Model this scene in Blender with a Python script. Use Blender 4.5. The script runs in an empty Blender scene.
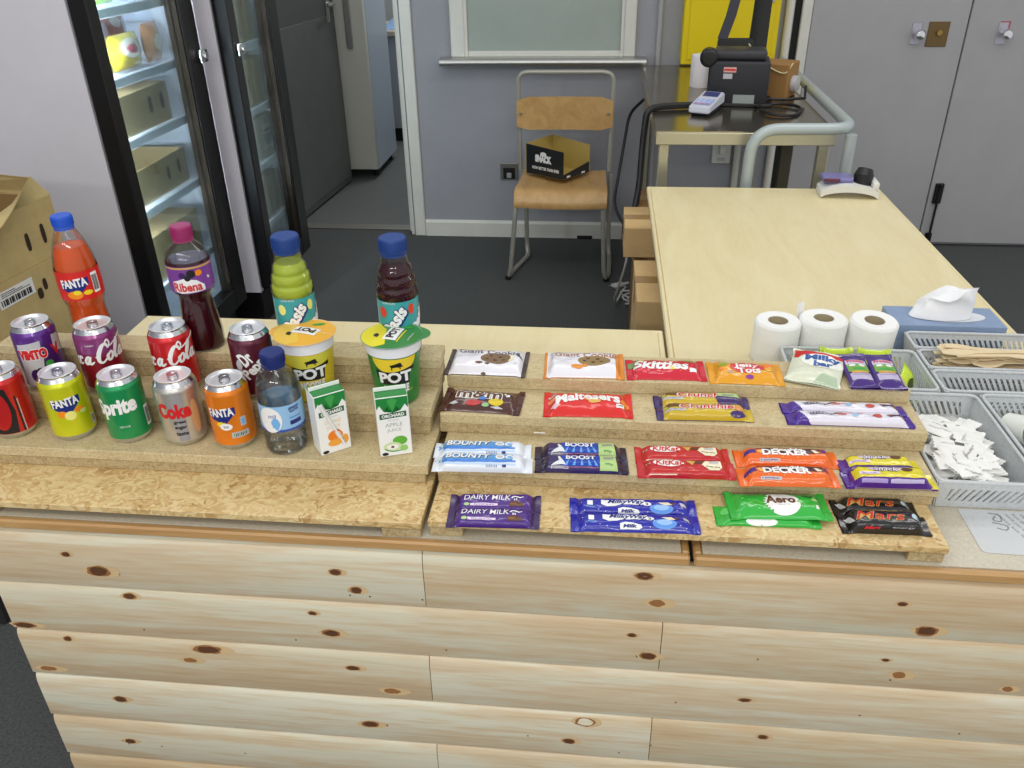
import bpy, bmesh, math, random
from mathutils import Vector, Matrix, noise
random.seed(7)
S = bpy.context.scene
COL = S.collection
PI = math.pi
T0 = 0.72                       # table top height

# ------------------------------------------------------------------ camera
RIGHT = Vector((0.9946191, 0.1021608, -0.0172031))
FWD = Vector((-0.0972995, 0.8641487, -0.4937406))
UP = Vector((-0.0355749, 0.4927577, 0.8694390))
FPX = 834.965
EYE = Vector((0, 0, 1.51))
cam = bpy.data.cameras.new('camera')
cam.sensor_width = 36; cam.sensor_fit = 'HORIZONTAL'; cam.lens = FPX * 36 / 1024
cam.clip_start = .05; cam.clip_end = 60
cob = bpy.data.objects.new('camera', cam); COL.objects.link(cob)
m = Matrix((RIGHT, UP, -FWD)).transposed().to_4x4(); m.translation = EYE
cob.matrix_world = m
S.camera = cob

def ray(x, y):
    return FWD + RIGHT * ((x - 512) / FPX) + UP * ((384 - y) / FPX)
def on(x, y, z):                # where the line of sight meets a level plane
    d = ray(x, y); return EYE + d * ((z - EYE.z) / d.z)
def ony(x, y, Y):               # ... or an upright plane facing the camera
    d = ray(x, y); return EYE + d * (Y / d.y)

# ------------------------------------------------------------------ materials
def lin(c):
    c = c / 255.0
    return c / 12.92 if c <= 0.04045 else ((c + 0.055) / 1.055) ** 2.4
def rgb(c): return (lin(c[0]), lin(c[1]), lin(c[2]), 1)
MATS = {}
def mat(name, c, rough=.5, metal=0, spec=.5, coat=0, trans=0, ior=1.45, emit=0, var=0, scale=30, bump=0, bscale=60, stretch=(1, 1, 1)):
    if name in MATS: return MATS[name]
    M = bpy.data.materials.new(name); M.use_nodes = True
    nt = M.node_tree; b = nt.nodes['Principled BSDF']
    b.inputs['Base Color'].default_value = rgb(c)
    b.inputs['Roughness'].default_value = rough
    b.inputs['Metallic'].default_value = metal
    b.inputs['Specular IOR Level'].default_value = spec
    b.inputs['Coat Weight'].default_value = coat
    b.inputs['Coat Roughness'].default_value = .08
    b.inputs['Transmission Weight'].default_value = trans
    b.inputs['IOR'].default_value = ior
    if emit:
        b.inputs['Emission Color'].default_value = rgb(c); b.inputs['Emission Strength'].default_value = emit
    if var or bump:
        tc = nt.nodes.new('ShaderNodeTexCoord'); mp = nt.nodes.new('ShaderNodeMapping')
        mp.inputs['Scale'].default_value = stretch
        nt.links.new(tc.outputs['Object'], mp.inputs['Vector'])
    if var:
        n = nt.nodes.new('ShaderNodeTexNoise'); n.inputs['Scale'].default_value = scale; n.inputs['Detail'].default_value = 5
        n.inputs['Roughness'].default_value = .65
        nt.links.new(mp.outputs[0], n.inputs['Vector'])
        r = nt.nodes.new('ShaderNodeValToRGB')
        r.color_ramp.elements[0].position = .3; r.color_ramp.elements[1].position = .7
        r.color_ramp.elements[0].color = rgb([max(0, k * (1 - var)) for k in c])
        r.color_ramp.elements[1].color = rgb([min(255, k * (1 + var)) for k in c])
        nt.links.new(n.outputs['Fac'], r.inputs[0]); nt.links.new(r.outputs[0], b.inputs['Base Color'])
    if bump:
        n2 = nt.nodes.new('ShaderNodeTexNoise'); n2.inputs['Scale'].default_value = bscale; n2.inputs['Detail'].default_value = 3
        nt.links.new(mp.outputs[0], n2.inputs['Vector'])
        bp = nt.nodes.new('ShaderNodeBump'); bp.inputs['Strength'].default_value = bump; bp.inputs['Distance'].default_value = .004
        nt.links.new(n2.outputs['Fac'], bp.inputs['Height']); nt.links.new(bp.outputs[0], b.inputs['Normal'])
    MATS[name] = M
    return M

def ramp(nt, fac, stops):
    r = nt.nodes.new('ShaderNodeValToRGB'); cr = r.color_ramp
    while len(cr.elements) < len(stops): cr.elements.new(.5)
    for e, (p, c) in zip(cr.elements, stops):
        e.position = p; e.color = rgb(c)
    nt.links.new(fac, r.inputs[0]); return r.outputs[0]

def board_mat(name, flake, stops, scale=(1, 1, 1), rough=.6, mixn=None):
    # pressed-wood board: voronoi flakes of several tones
    M = bpy.data.materials.new(name); M.use_nodes = True; nt = M.node_tree; b = nt.nodes['Principled BSDF']
    b.inputs['Roughness'].default_value = rough
    tc = nt.nodes.new('ShaderNodeTexCoord'); mp = nt.nodes.new('ShaderNodeMapping'); mp.inputs['Scale'].default_value = scale
    nt.links.new(tc.outputs['Object'], mp.inputs['Vector'])
    nz = nt.nodes.new('ShaderNodeTexNoise'); nz.inputs['Scale'].default_value = flake * .35; nz.inputs['Detail'].default_value = 3
    nt.links.new(mp.outputs[0], nz.inputs['Vector'])
    ad = nt.nodes.new('ShaderNodeMixRGB'); ad.blend_type = 'ADD'; ad.inputs[0].default_value = .6 / max(1, flake * .02)
    nt.links.new(mp.outputs[0], ad.inputs[1]); nt.links.new(nz.outputs['Color'], ad.inputs[2])
    v = nt.nodes.new('ShaderNodeTexVoronoi'); v.inputs['Scale'].default_value = flake
    nt.links.new(ad.outputs[0], v.inputs['Vector'])
    sep = nt.nodes.new('ShaderNodeSeparateColor'); nt.links.new(v.outputs['Color'], sep.inputs[0])
    n3 = nt.nodes.new('ShaderNodeTexNoise'); n3.inputs['Scale'].default_value = flake * .5; n3.inputs['Detail'].default_value = 6
    nt.links.new(mp.outputs[0], n3.inputs['Vector'])
    mx = nt.nodes.new('ShaderNodeMixRGB'); mx.inputs[0].default_value = .5
    nt.links.new(sep.outputs[0], mx.inputs[1]); nt.links.new(n3.outputs['Fac'], mx.inputs[2])
    nt.links.new(ramp(nt, mx.outputs[0], stops), b.inputs['Base Color'])
    return M

def wood_mat(name, stops, grain=9, stretch=(1, 9, 9), rough=.5, attr=False, coat=0):
    M = bpy.data.materials.new(name); M.use_nodes = True; nt = M.node_tree; b = nt.nodes['Principled BSDF']
    b.inputs['Roughness'].default_value = rough; b.inputs['Coat Weight'].default_value = coat
    tc = nt.nodes.new('ShaderNodeTexCoord'); mp = nt.nodes.new('ShaderNodeMapping'); mp.inputs['Scale'].default_value = stretch
    src = tc.outputs['Object']
    if attr:
        at = nt.nodes.new('ShaderNodeAttribute'); at.attribute_name = 'rnd'
        ml = nt.nodes.new('ShaderNodeVectorMath'); ml.operation = 'MULTIPLY_ADD'
        ml.inputs[1].default_value = (7, 3, 5)
        nt.links.new(at.outputs['Color'], ml.inputs[0]); nt.links.new(src, ml.inputs[2]); src = ml.outputs[0]
    nt.links.new(src, mp.inputs['Vector'])
    n = nt.nodes.new('ShaderNodeTexNoise'); n.inputs['Scale'].default_value = grain * .35; n.inputs['Detail'].default_value = 4; n.inputs['Distortion'].default_value = 1.2
    nt.links.new(mp.outputs[0], n.inputs['Vector'])
    n2 = nt.nodes.new('ShaderNodeTexNoise'); n2.inputs['Scale'].default_value = grain * 3; n2.inputs['Detail'].default_value = 6
    nt.links.new(mp.outputs[0], n2.inputs['Vector'])
    mx = nt.nodes.new('ShaderNodeMixRGB'); mx.inputs[0].default_value = .35
    nt.links.new(n.outputs['Fac'], mx.inputs[1]); nt.links.new(n2.outputs['Fac'], mx.inputs[2])
    col = ramp(nt, mx.outputs[0], stops)
    if attr:
        hs = nt.nodes.new('ShaderNodeMixRGB'); hs.blend_type = 'MULTIPLY'; hs.inputs[0].default_value = 1
        r2 = ramp(nt, at.outputs['Fac'], [(0, (255, 255, 255)), (1, (236, 226, 212))])
        nt.links.new(col, hs.inputs[1]); nt.links.new(r2, hs.inputs[2]); col = hs.outputs[0]
    nt.links.new(col, b.inputs['Base Color'])
    return M

def film(name, c, rough=.22, **k):          # glossy printed wrapper film
    return mat(name, c, rough=rough, spec=.6, coat=.35, bump=k.pop('bump', .12), bscale=k.pop('bscale', 55), **k)
def ink(name, c, rough=.3): return mat(name, c, rough=rough, spec=.5)
def glassy(name, c, trans=.06):             # thin clear pane or film: mostly transparent, with a reflection
    M = bpy.data.materials.new(name); M.use_nodes = True; nt = M.node_tree
    for n in list(nt.nodes):
        if n.type != 'OUTPUT_MATERIAL': nt.nodes.remove(n)
    out = [n for n in nt.nodes if n.type == 'OUTPUT_MATERIAL'][0]
    t = nt.nodes.new('ShaderNodeBsdfTransparent'); t.inputs[0].default_value = rgb(c)
    g = nt.nodes.new('ShaderNodeBsdfGlossy'); g.inputs['Roughness'].default_value = .05
    lw = nt.nodes.new('ShaderNodeLayerWeight'); lw.inputs['Blend'].default_value = .25
    mth = nt.nodes.new('ShaderNodeMath'); mth.operation = 'MULTIPLY_ADD'; mth.inputs[1].default_value = .55; mth.inputs[2].default_value = trans
    nt.links.new(lw.outputs['Fresnel'], mth.inputs[0])
    mx = nt.nodes.new('ShaderNodeMixShader')
    nt.links.new(mth.outputs[0], mx.inputs[0]); nt.links.new(t.outputs[0], mx.inputs[1]); nt.links.new(g.outputs[0], mx.inputs[2])
    nt.links.new(mx.outputs[0], out.inputs[0])
    return M

# ------------------------------------------------------------------ mesh builder
class MB:
    def __init__(s): s.v = []; s.f = []; s.m = []; s.sm = []; s.mats = []; s.rn = []
    def mi(s, M):
        if M not in s.mats: s.mats.append(M)
        return s.mats.index(M)
    def add(s, V, F, M, smooth=False, xf=None, rn=0.0):
        o = len(s.v); i = s.mi(M)
        for p in V:
            p = Vector(p); s.v.append(xf @ p if xf else p)
        for f in F:
            s.f.append([k + o for k in f]); s.m.append(i); s.sm.append(smooth); s.rn.append(rn)
        return s
    def box(s, x0, x1, y0, y1, z0, z1, M, bev=0, xf=None, seg=1):
        V = [(x, y, z) for x in (x0, x1) for y in (y0, y1) for z in (z0, z1)]
        F = [(0, 1, 3, 2), (4, 6, 7, 5), (0, 4, 5, 1), (2, 3, 7, 6), (0, 2, 6, 4), (1, 5, 7, 3)]
        if bev:
            bm = bmesh.new(); vs = [bm.verts.new(p) for p in V]
            for f in F: bm.faces.new([vs[k] for k in f])
            bmesh.ops.bevel(bm, geom=list(bm.edges), offset=bev, segments=seg, affect='EDGES', profile=.5)
            bm.verts.index_update()
            V = [v.co.copy() for v in bm.verts]; F = [[v.index for v in f.verts] for f in bm.faces]; bm.free()
        return s.add(V, F, M, bool(bev) and seg > 1, xf)
    def tube(s, pts, r, M, n=8, closed=False, smooth=True, xf=None):
        pts = [Vector(p) for p in pts]; N = len(pts); V = []; F = []
        rs = r if isinstance(r, (list, tuple)) else [r] * N
        up = None
        for i in range(N):
            a = pts[i - 1] if (i or closed) else pts[i]; b = pts[(i + 1) % N] if (i < N - 1 or closed) else pts[i]
            d = (b - a).normalized()
            if up is None: up = d.orthogonal().normalized()
            up = (up - d * up.dot(d))
            up = up.normalized() if up.length > 1e-6 else d.orthogonal().normalized()
            w = d.cross(up)
            for k in range(n):
                t = 2 * PI * k / n; V.append(pts[i] + (up * math.cos(t) + w * math.sin(t)) * rs[i])
        for i in range(N if closed else N - 1):
            j = (i + 1) % N
            for k in range(n): F.append((i * n + k, i * n + (k + 1) % n, j * n + (k + 1) % n, j * n + k))
        if not closed: F.append(tuple(range(n - 1, -1, -1))); F.append(tuple((N - 1) * n + k for k in range(n)))
        return s.add(V, F, M, smooth, xf)
    def lathe(s, prof, M, n=36, smooth=True, xf=None):
        # prof: (r, z) or (r, z, material for the band that starts here)
        for i in range(len(prof) - 1):
            (r0, z0), (r1, z1) = prof[i][:2], prof[i + 1][:2]
            mm = prof[i][2] if len(prof[i]) > 2 else M
            V = []; F = []
            for (r, z) in ((r0, z0), (r1, z1)):
                for k in range(n): V.append((r * math.sin(2 * PI * k / n), -r * math.cos(2 * PI * k / n), z))
            for k in range(n): F.append((k, (k + 1) % n, n + (k + 1) % n, n + k))
            if r0 < 1e-6: V = V[n - 1:]; F = [(0, 1 + (k + 1) % n, 1 + k) for k in range(n)]
            elif r1 < 1e-6: V = V[:n + 1]; F = [(k, (k + 1) % n, n) for k in range(n)]
            s.add(V, F, mm, smooth, xf)
        return s
    def prism(s, poly, d0, d1, M, axis='y', xf=None):
        n = len(poly); V = []
        for d in (d0, d1):
            for (a, b) in poly:
                V.append((a, d, b) if axis == 'y' else (d, a, b) if axis == 'x' else (a, b, d))
        F = [tuple(range(n)), tuple(range(2 * n - 1, n - 1, -1))] + [(k, n + k, n + (k + 1) % n, (k + 1) % n) for k in range(n)]
        return s.add(V, F, M, False, xf)
    def build(s, name, parent=None, loc=None, rot=None, sharp=35, merge=True, center=False):
        me = bpy.data.meshes.new(name)
        if center:
            lo = [min(p[k] for p in s.v) for k in range(3)]; hi = [max(p[k] for p in s.v) for k in range(3)]
            c = Vector(((lo[0] + hi[0]) / 2, (lo[1] + hi[1]) / 2, lo[2]))
            s.v = [p - c for p in s.v]; loc = c
        me.from_pydata([tuple(p) for p in s.v], [], s.f)
        for M in s.mats: me.materials.append(M)
        for p, i, sm in zip(me.polygons, s.m, s.sm): p.material_index = i; p.use_smooth = sm
        if any(s.rn):
            at = me.attributes.new('rnd', 'FLOAT', 'FACE'); at.data.foreach_set('value', s.rn)
        if merge:
            bm = bmesh.new(); bm.from_mesh(me); bmesh.ops.remove_doubles(bm, verts=bm.verts, dist=1e-6)
            bmesh.ops.recalc_face_normals(bm, faces=bm.faces) if merge == 'n' else None
            bm.to_mesh(me); bm.free()
        me.set_sharp_from_angle(angle=math.radians(sharp))
        o = bpy.data.objects.new(name, me); COL.objects.link(o)
        if loc is not None: o.location = loc
        if rot is not None: o.rotation_euler = rot if isinstance(rot, (tuple, list)) else (0, 0, rot)
        if parent: o.parent = parent
        return o

def tag(o, label, cat, group=None):
    o['label'] = label; o['category'] = cat
    if group: o['group'] = group
    return o
def thing(name, label, cat, loc=(0, 0, 0), rot=0, group=None):
    o = bpy.data.objects.new(name, None); COL.objects.link(o); o.empty_display_size = .05
    o.location = loc; o.rotation_euler = rot if isinstance(rot, (tuple, list)) else (0, 0, rot)
    return tag(o, label, cat, group)
def struct(o): o['kind'] = 'structure'; return o
def copy_tree(o, parent=None):
    c = o.copy(); COL.objects.link(c); c.parent = parent
    for ch in list(o.children): copy_tree(ch, c)
    return c
def part_label(o, t): o['label'] = t; return o

# ------------------------------------------------------------------ flat artwork laid onto surfaces
def _subdiv(bm, L):
    for it in range(7):
        es = [e for e in bm.edges if e.calc_length() > L]
        if not es: break
        bmesh.ops.subdivide_edges(bm, edges=es, cuts=1)
        bmesh.ops.triangulate(bm, faces=[f for f in bm.faces if len(f.verts) > 3])
def _dump(bm):
    bm.verts.index_update()
    r = ([(v.co.x, v.co.y) for v in bm.verts], [[v.index for v in f.verts] for f in bm.faces]); bm.free(); return r
def poly(pts, L=.006):
    bm = bmesh.new(); f = bm.faces.new([bm.verts.new((x, y, 0)) for x, y in pts])
    bmesh.ops.triangulate(bm, faces=[f]); _subdiv(bm, L); return _dump(bm)
def rect(x0, x1, y0, y1, L=.006): return poly([(x0, y0), (x1, y0), (x1, y1), (x0, y1)], L)
def ell(cx, cy, rx, ry, n=20, L=.006, a0=0, a1=2 * PI):
    return poly([(cx + rx * math.cos(a0 + (a1 - a0) * k / n), cy + ry * math.sin(a0 + (a1 - a0) * k / n)) for k in range(n + (a1 - a0 < 6.28))], L)
def blob(cx, cy, rx, ry, n=18, j=.2, L=.006, seed=0):
    R = random.Random(seed)
    return poly([(cx + rx * (1 + R.uniform(-j, j)) * math.cos(2 * PI * k / n), cy + ry * (1 + R.uniform(-j, j)) * math.sin(2 * PI * k / n)) for k in range(n)], L)
def star(cx, cy, r0, r1, n=10, L=.006, sy=1):
    return poly([(cx + (r0 if k % 2 else r1) * math.cos(PI * k / n), cy + sy * (r0 if k % 2 else r1) * math.sin(PI * k / n)) for k in range(2 * n)], L)
def stroke(pts, w, seg=6):
    # a pen stroke of varying width along a smooth path
    P = [Vector((p[0], p[1])) for p in pts]; ws = [(p[2] if len(p) > 2 else 1) * w for p in pts]; Q = []; W = []
    for i in range(len(P) - 1):
        a, b, c, d = P[max(i - 1, 0)], P[i], P[i + 1], P[min(i + 2, len(P) - 1)]
        for k in range(seg):
            t = k / seg
            Q.append(.5 * ((2 * b) + (c - a) * t + (2 * a - 5 * b + 4 * c - d) * t * t + (3 * b - a - 3 * c + d) * t ** 3)); W.append(ws[i] * (1 - t) + ws[i + 1] * t)
    Q.append(P[-1]); W.append(ws[-1]); V = []; F = []
    for i, q in enumerate(Q):
        d = (Q[min(i + 1, len(Q) - 1)] - Q[max(i - 1, 0)]); d = d.normalized() if d.length > 0 else Vector((1, 0)); nn = Vector((-d.y, d.x)) * W[i] / 2
        V += [tuple(q + nn), tuple(q - nn)]
    for i in range(len(Q) - 1): F.append([2 * i, 2 * i + 1, 2 * i + 3, 2 * i + 2])
    return V, F
_tc = {}
def text(s, w=None, h=None, bold=0, shear=0, L=.006, sp=1.0, at=(0, 0), rot=0, arc=0):
    key = (s, bold, shear, sp)
    if key not in _tc:
        c = bpy.data.curves.new('t', 'FONT'); c.body = s; c.size = 1; c.shear = shear; c.offset = bold; c.space_character = sp
        c.resolution_u = 3; c.align_x = 'LEFT'
        o = bpy.data.objects.new('t', c); COL.objects.link(o)
        dg = bpy.context.evaluated_depsgraph_get()
        me = bpy.data.meshes.new_from_object(o.evaluated_get(dg))
        _tc[key] = ([(v.co.x, v.co.y) for v in me.vertices], [list(p.vertices) for p in me.polygons])
        bpy.data.objects.remove(o); bpy.data.curves.remove(c); bpy.data.meshes.remove(me)
    V, F = _tc[key]
    x0 = min(v[0] for v in V); x1 = max(v[0] for v in V); y0 = min(v[1] for v in V); y1 = max(v[1] for v in V)
    sx = w / (x1 - x0) if w else None; sy = h / (y1 - y0) if h else sx
    if sx is None: sx = sy
    bm = bmesh.new(); vs = [bm.verts.new(((x - (x0 + x1) / 2) * sx, (y - (y0 + y1) / 2) * sy, 0)) for x, y in V]
    for f in F:
        try: bm.faces.new([vs[k] for k in f])
        except ValueError: pass
    bmesh.ops.remove_doubles(bm, verts=bm.verts, dist=1e-7)
    bmesh.ops.triangulate(bm, faces=bm.faces); _subdiv(bm, L)
    V, F = _dump(bm)
    if arc: V = [(x, y + arc * (1 - (2 * x / ((x1 - x0) * sx)) ** 2)) for x, y in V]
    return moved((V, F), at, rot)
def moved(d, at=(0, 0), rot=0, s=1, sy=None):
    c, n = math.cos(rot), math.sin(rot); sy = sy or s
    return [(at[0] + s * x * c - sy * y * n, at[1] + s * x * n + sy * y * c) for x, y in d[0]], d[1]
def decal(mb, f, d, M, off=.0003):
    mb.add([f(x, y, off) for x, y in d[0]], d[1], M, True)
def plane(O, U, V):
    O, U, V = Vector(O), Vector(U).normalized(), Vector(V).normalized(); N = U.cross(V)
    return lambda x, y, o=0: O + U * x + V * y + N * o
def cyl(r):                      # round surface, x runs round it and x=0 faces local -Y
    rr = r if callable(r) else (lambda z: r)
    def f(x, z, o=0):
        q = rr(z); a = x / rr(0.06) if callable(r) else x / r
        return Vector(((q + o) * math.sin(a), -(q + o) * math.cos(a), z))
    return f
def interp(prof):
    def g(z):
        for (r0, z0), (r1, z1) in zip(prof, prof[1:]):
            if z0 <= z <= z1: return r0 + (r1 - r0) * ((z - z0) / (z1 - z0) if z1 > z0 else 0)
        return prof[-1][0] if z > prof[-1][1] else prof[0][0]
    return g

class Wrap:
    """A sealed film wrapper: crimped flat ends, a swollen middle. x along it, s across and down its sides."""
    def __init__(w, L, W, T, e=.009, p=4.0, taper=.014, amp=.0012, fr=60, t0=.0012, seed=0, sag=None, lens=0):
        w.L, w.W, w.T, w.e, w.taper, w.amp, w.fr, w.t0, w.seed, w.sag = L, W, T, e, taper, amp, fr, t0, seed, sag
        c = []
        for k in range(121):
            a = PI - PI * k / 120; cx, sn = math.cos(a), math.sin(a)
            if lens: u = -1 + 2 * k / 120; c.append((W / 2 * u, (1 - abs(u) ** lens) ** .85))
            else: c.append((W / 2 * math.copysign(abs(cx) ** (2 / p), cx), abs(sn) ** (2 / p)))
        d = [0]
        for a, b in zip(c, c[1:]): d.append(d[-1] + math.hypot(b[0] - a[0], (b[1] - a[1]) * (T - t0)))
        w.S = d[-1]; w.c = c; w.d = [x - w.S / 2 for x in d]
    def cross(w, s):
        s = max(w.d[0], min(w.d[-1], s))
        lo, hi = 0, 120
        while hi - lo > 1:
            mid = (lo + hi) // 2
            if w.d[mid] <= s: lo = mid
            else: hi = mid
        t = (s - w.d[lo]) / max(1e-9, w.d[hi] - w.d[lo]); a, b = w.c[lo], w.c[hi]
        return a[0] + (b[0] - a[0]) * t, a[1] + (b[1] - a[1]) * t
    def hx(w, x):
        t = max(0, min(1, (w.L / 2 - w.e - abs(x)) / w.taper)); return math.sin(t * PI / 2) ** .8 if t > 0 else 0
    def __call__(w, x, s, o=0):
        y, zf = w.cross(s); h = w.hx(x); k = min(1.0, 1.1 * w.W / w.S)
        yy = s * k * (1 - h) + y * h
        n = noise.noise(Vector((x * w.fr, s * w.fr * 1.3, w.seed * 3.7))) + .5 * noise.noise(Vector((x * w.fr * 2.3, s * w.fr * 2.7, w.seed + 9.1)))
        z = w.t0 + (w.T - w.t0) * h * zf
        z += w.amp * n * min(1, h * 3) * min(1, zf * 1.2)
        if h < .02: z += .0010 + .0009 * math.sin(abs(x) * 2 * PI / .0018) * .6 + .0012 * math.sin(s * 90 + w.seed)
        y2, z2 = w.cross(s + 1e-4); dy, dz = y2 - y, (z2 - zf) * (w.T - w.t0) * h
        q = math.hypot(dy, dz) or 1
        if w.sag: z *= w.sag(x)
        return Vector((x, yy - o * dz / q * h, max(.0004, z) + o * (dy / q * h + (1 - h))))
    def skin(w, mb, colour, nx=72, ns=30):
        V = []; F = []
        for i in range(nx + 1):
            x = -w.L / 2 + w.L * i / nx
            for j in range(ns + 1):
                s = -w.S / 2 + w.S * j / ns; p = w(x, s)
                if i in (0, nx): p.x += .0009 * (1 if j % 2 else -1)
                V.append(p)
        n = ns + 1
        groups = {}
        for i in range(nx):
            for j in range(ns):
                x = -w.L / 2 + w.L * (i + .5) / nx; s = -w.S / 2 + w.S * (j + .5) / ns
                M = colour(x, s) if callable(colour) and not isinstance(colour, bpy.types.Material) else colour
                groups.setdefault(M.name, (M, []))[1].append((i * n + j, (i + 1) * n + j, (i + 1) * n + j + 1, i * n + j + 1))
        base = len(mb.v)
        first = True
        for M, fs in groups.values():
            if first: mb.add(V, fs, M, True); first = False
            else:
                ix = mb.mi(M)
                for f in fs: mb.f.append([k + base for k in f]); mb.m.append(ix); mb.sm.append(True); mb.rn.append(0)
        # underside
        B = []; M0 = list(groups.values())[0][0]
        for i in range(nx + 1):
            a = V[i * n]; b = V[i * n + ns]; B += [a, Vector((a.x, a.y, .0002)), Vector((b.x, b.y, .0002)), b]
        G = []
        for i in range(nx):
            for j in range(3): G.append((4 * i + j, 4 * i + j + 1, 4 * i + j + 5, 4 * i + j + 4))
        mb.add(B, G, M0, True)
# ================================================================== the room
carpet = mat('carpet', (84, 86, 86), .95, spec=.1, var=.16, scale=160, bump=.4, bscale=400)
vinyl = mat('grey_vinyl', (104, 106, 104), .5, var=.05, scale=20)
paint = mat('wall_paint', (160, 161, 167), .8, var=.02, scale=4, spec=.2)
paint2 = mat('corridor_paint', (176, 178, 176), .8, spec=.2)
gloss_white = mat('gloss_white', (222, 221, 212), .35, var=.02, scale=6)
door_grey = mat('door_grey', (172, 171, 173), .6, var=.02, scale=5)
dark_gap = mat('dark_gap', (38, 38, 36), .9)
black_pl = mat('black_plastic', (26, 26, 28), .42)
black_satin = mat('black_frame', (24, 23, 24), .3)
steel = mat('brushed_steel', (190, 190, 186), .32, metal=.9, var=.05, scale=40, stretch=(1, 14, 14))
chrome = mat('chrome', (225, 225, 228), .12, metal=1)
WALL = 4.23

mb = MB(); mb.box(-2.6, 3.2, -1.2, 4.33, -.05, 0, carpet); struct(mb.build('floor', center=True))
mb = MB(); mb.box(-2.6, .2, 4.33, 8.0, -.05, 0, vinyl); struct(mb.build('floor_corridor', center=True))
mb = MB()                      # back wall with the doorway left out
mb.box(-.985, 3.2, WALL, WALL + .12, 0, 2.6, paint); mb.box(-2.6, -1.72, WALL, WALL + .12, 0, 2.6, paint); mb.box(-1.72, -.985, WALL, WALL + .12, 2.02, 2.6, paint)
struct(mb.build('wall_back', center=True))
mb = MB(); mb.box(-2.26, -2.14, -1.2, WALL, 0, 2.6, paint); struct(mb.build('wall_left', center=True))
mb = MB(); mb.box(-2.5, .2, 7.2, 7.3, 0, 2.6, paint2); struct(mb.build('wall_corridor', center=True))
mb = MB(); mb.box(-.42, -.34, 4.36, 7.19, 0, 2.6, paint2); struct(mb.build('wall_corridor_right', center=True))
mb = MB(); mb.box(-2.5, -2.4, 4.36, 7.19, 0, 2.6, paint2); struct(mb.build('wall_corridor_left', center=True))

# doorway casing
mb = MB()
mb.box(-.978, -.922, WALL - .022, WALL, 0, 2.08, gloss_white, .004); mb.box(-1.783, -1.727, WALL - .022, WALL, 0, 2.08, gloss_white, .004)
mb.box(-1.727, -.978, WALL - .022, WALL, 2.02, 2.08, gloss_white, .004)
mb.box(-1.0, -.978, WALL, WALL + .13, 0, 2.02, gloss_white); mb.box(-1.735, -1.72, WALL, WALL + .13, 0, 2.02, gloss_white)
mb.box(-1.02, -1.0, WALL + .05, WALL + .09, 0, 2.02, gloss_white)
struct(mb.build('trim_1', center=True))
mb = MB(); mb.box(-1.72, -1.0, 4.29, 4.36, 0, .008, mat('threshold', (150, 148, 140), .4, metal=.6), .003); struct(mb.build('trim_2', center=True))
# skirting
mb = MB(); mb.prism([(WALL - .018, .0), (WALL, .0), (WALL, .085), (WALL - .008, .085), (WALL - .018, .074)], -.92, .86, gloss_white, 'x'); struct(mb.build('baseboard_back', center=True))
mb = MB(); mb.box(-.115, -.035, WALL - .03, WALL - .0185, 0.001, .018, dark_gap, .004); tag(mb.build('cable_clip', center=True), 'small black cable clip on the floor against the white skirting', 'clip')

# hinged door, standing open into the corridor
grey_dk = mat('door_paint_grey', (94, 97, 94), .55, var=.03, scale=6)
mb = MB(); mb.box(0, .04, 0, .84, .012, 1.98, grey_dk, .003)
dr = struct(mb.build('door_1', loc=(-1.70, 4.375, 0), rot=-.075))
mb = MB(); mb.box(.04, .0425, .02, .82, .05, 1.0, mat('kick_plate_grey', (104, 107, 104), .42, var=.04, scale=9), .0008); part_label(mb.build('kick_plate', dr), 'grey plate covering the lower half of the door')
mb = MB(); mb.box(.04, .046, .715, .765, .96, 1.12, steel, .003); mb.tube([(.046, .74, 1.06), (.085, .74, 1.06), (.092, .72, 1.06), (.092, .63, 1.06)], .009, steel); part_label(mb.build('handle', dr), 'steel lever handle on a plate')

# serving hatch in the back wall, closed with a frosted sheet
frost = mat('frosted_pane', (164, 174, 166), .38, var=.025, scale=3)
mb = MB()
mb.box(-.735, -.668, WALL - .03, WALL, .9, 2.0, gloss_white, .005); mb.box(.082, .137, WALL - .03, WALL, .9, 2.0, gloss_white, .005); mb.box(-.668, .082, WALL - .03, WALL, 1.94, 2.0, gloss_white, .005)
mb.box(-.668, -.655, WALL - .02, WALL, .9, 1.94, gloss_white); mb.box(.069, .082, WALL - .02, WALL, .9, 1.94, gloss_white)
w1 = struct(mb.build('window_1', center=True)); wl = Vector(w1.location)
mb = MB(); mb.box(-.655, .069, WALL - .006, WALL, .925, 1.94, frost, xf=Matrix.Translation(-wl)); mb.box(-.655, .069, WALL - .014, WALL, .9, .925, gloss_white, .002, xf=Matrix.Translation(-wl)); part_label(mb.build('pane', w1), 'frosted grey-green sheet closing the hatch')
mb = MB(); n = [(WALL, .9), (WALL - .07, .9)] + [(WALL - .07 - .018 * math.sin(PI * k / 8), .882 + .018 * math.cos(PI * k / 8)) for k in range(1, 8)] + [(WALL - .07, .864), (WALL, .864)]
mb.prism(n, -.785, .19, steel, 'x', xf=Matrix.Translation(-wl)); part_label(mb.build('sill', w1), 'steel-edged shelf with a rounded nose under the hatch')

# pale strip and conduit right of the hatch
mb = MB(); mb.tube([(.245, WALL - .012, .1), (.245, WALL - .012, 2.4)], .012, mat('conduit_grey', (170, 171, 172), .5)); tag(mb.build('conduit', center=True), 'thin painted conduit running up the wall right of the hatch', 'pipe')
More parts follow.
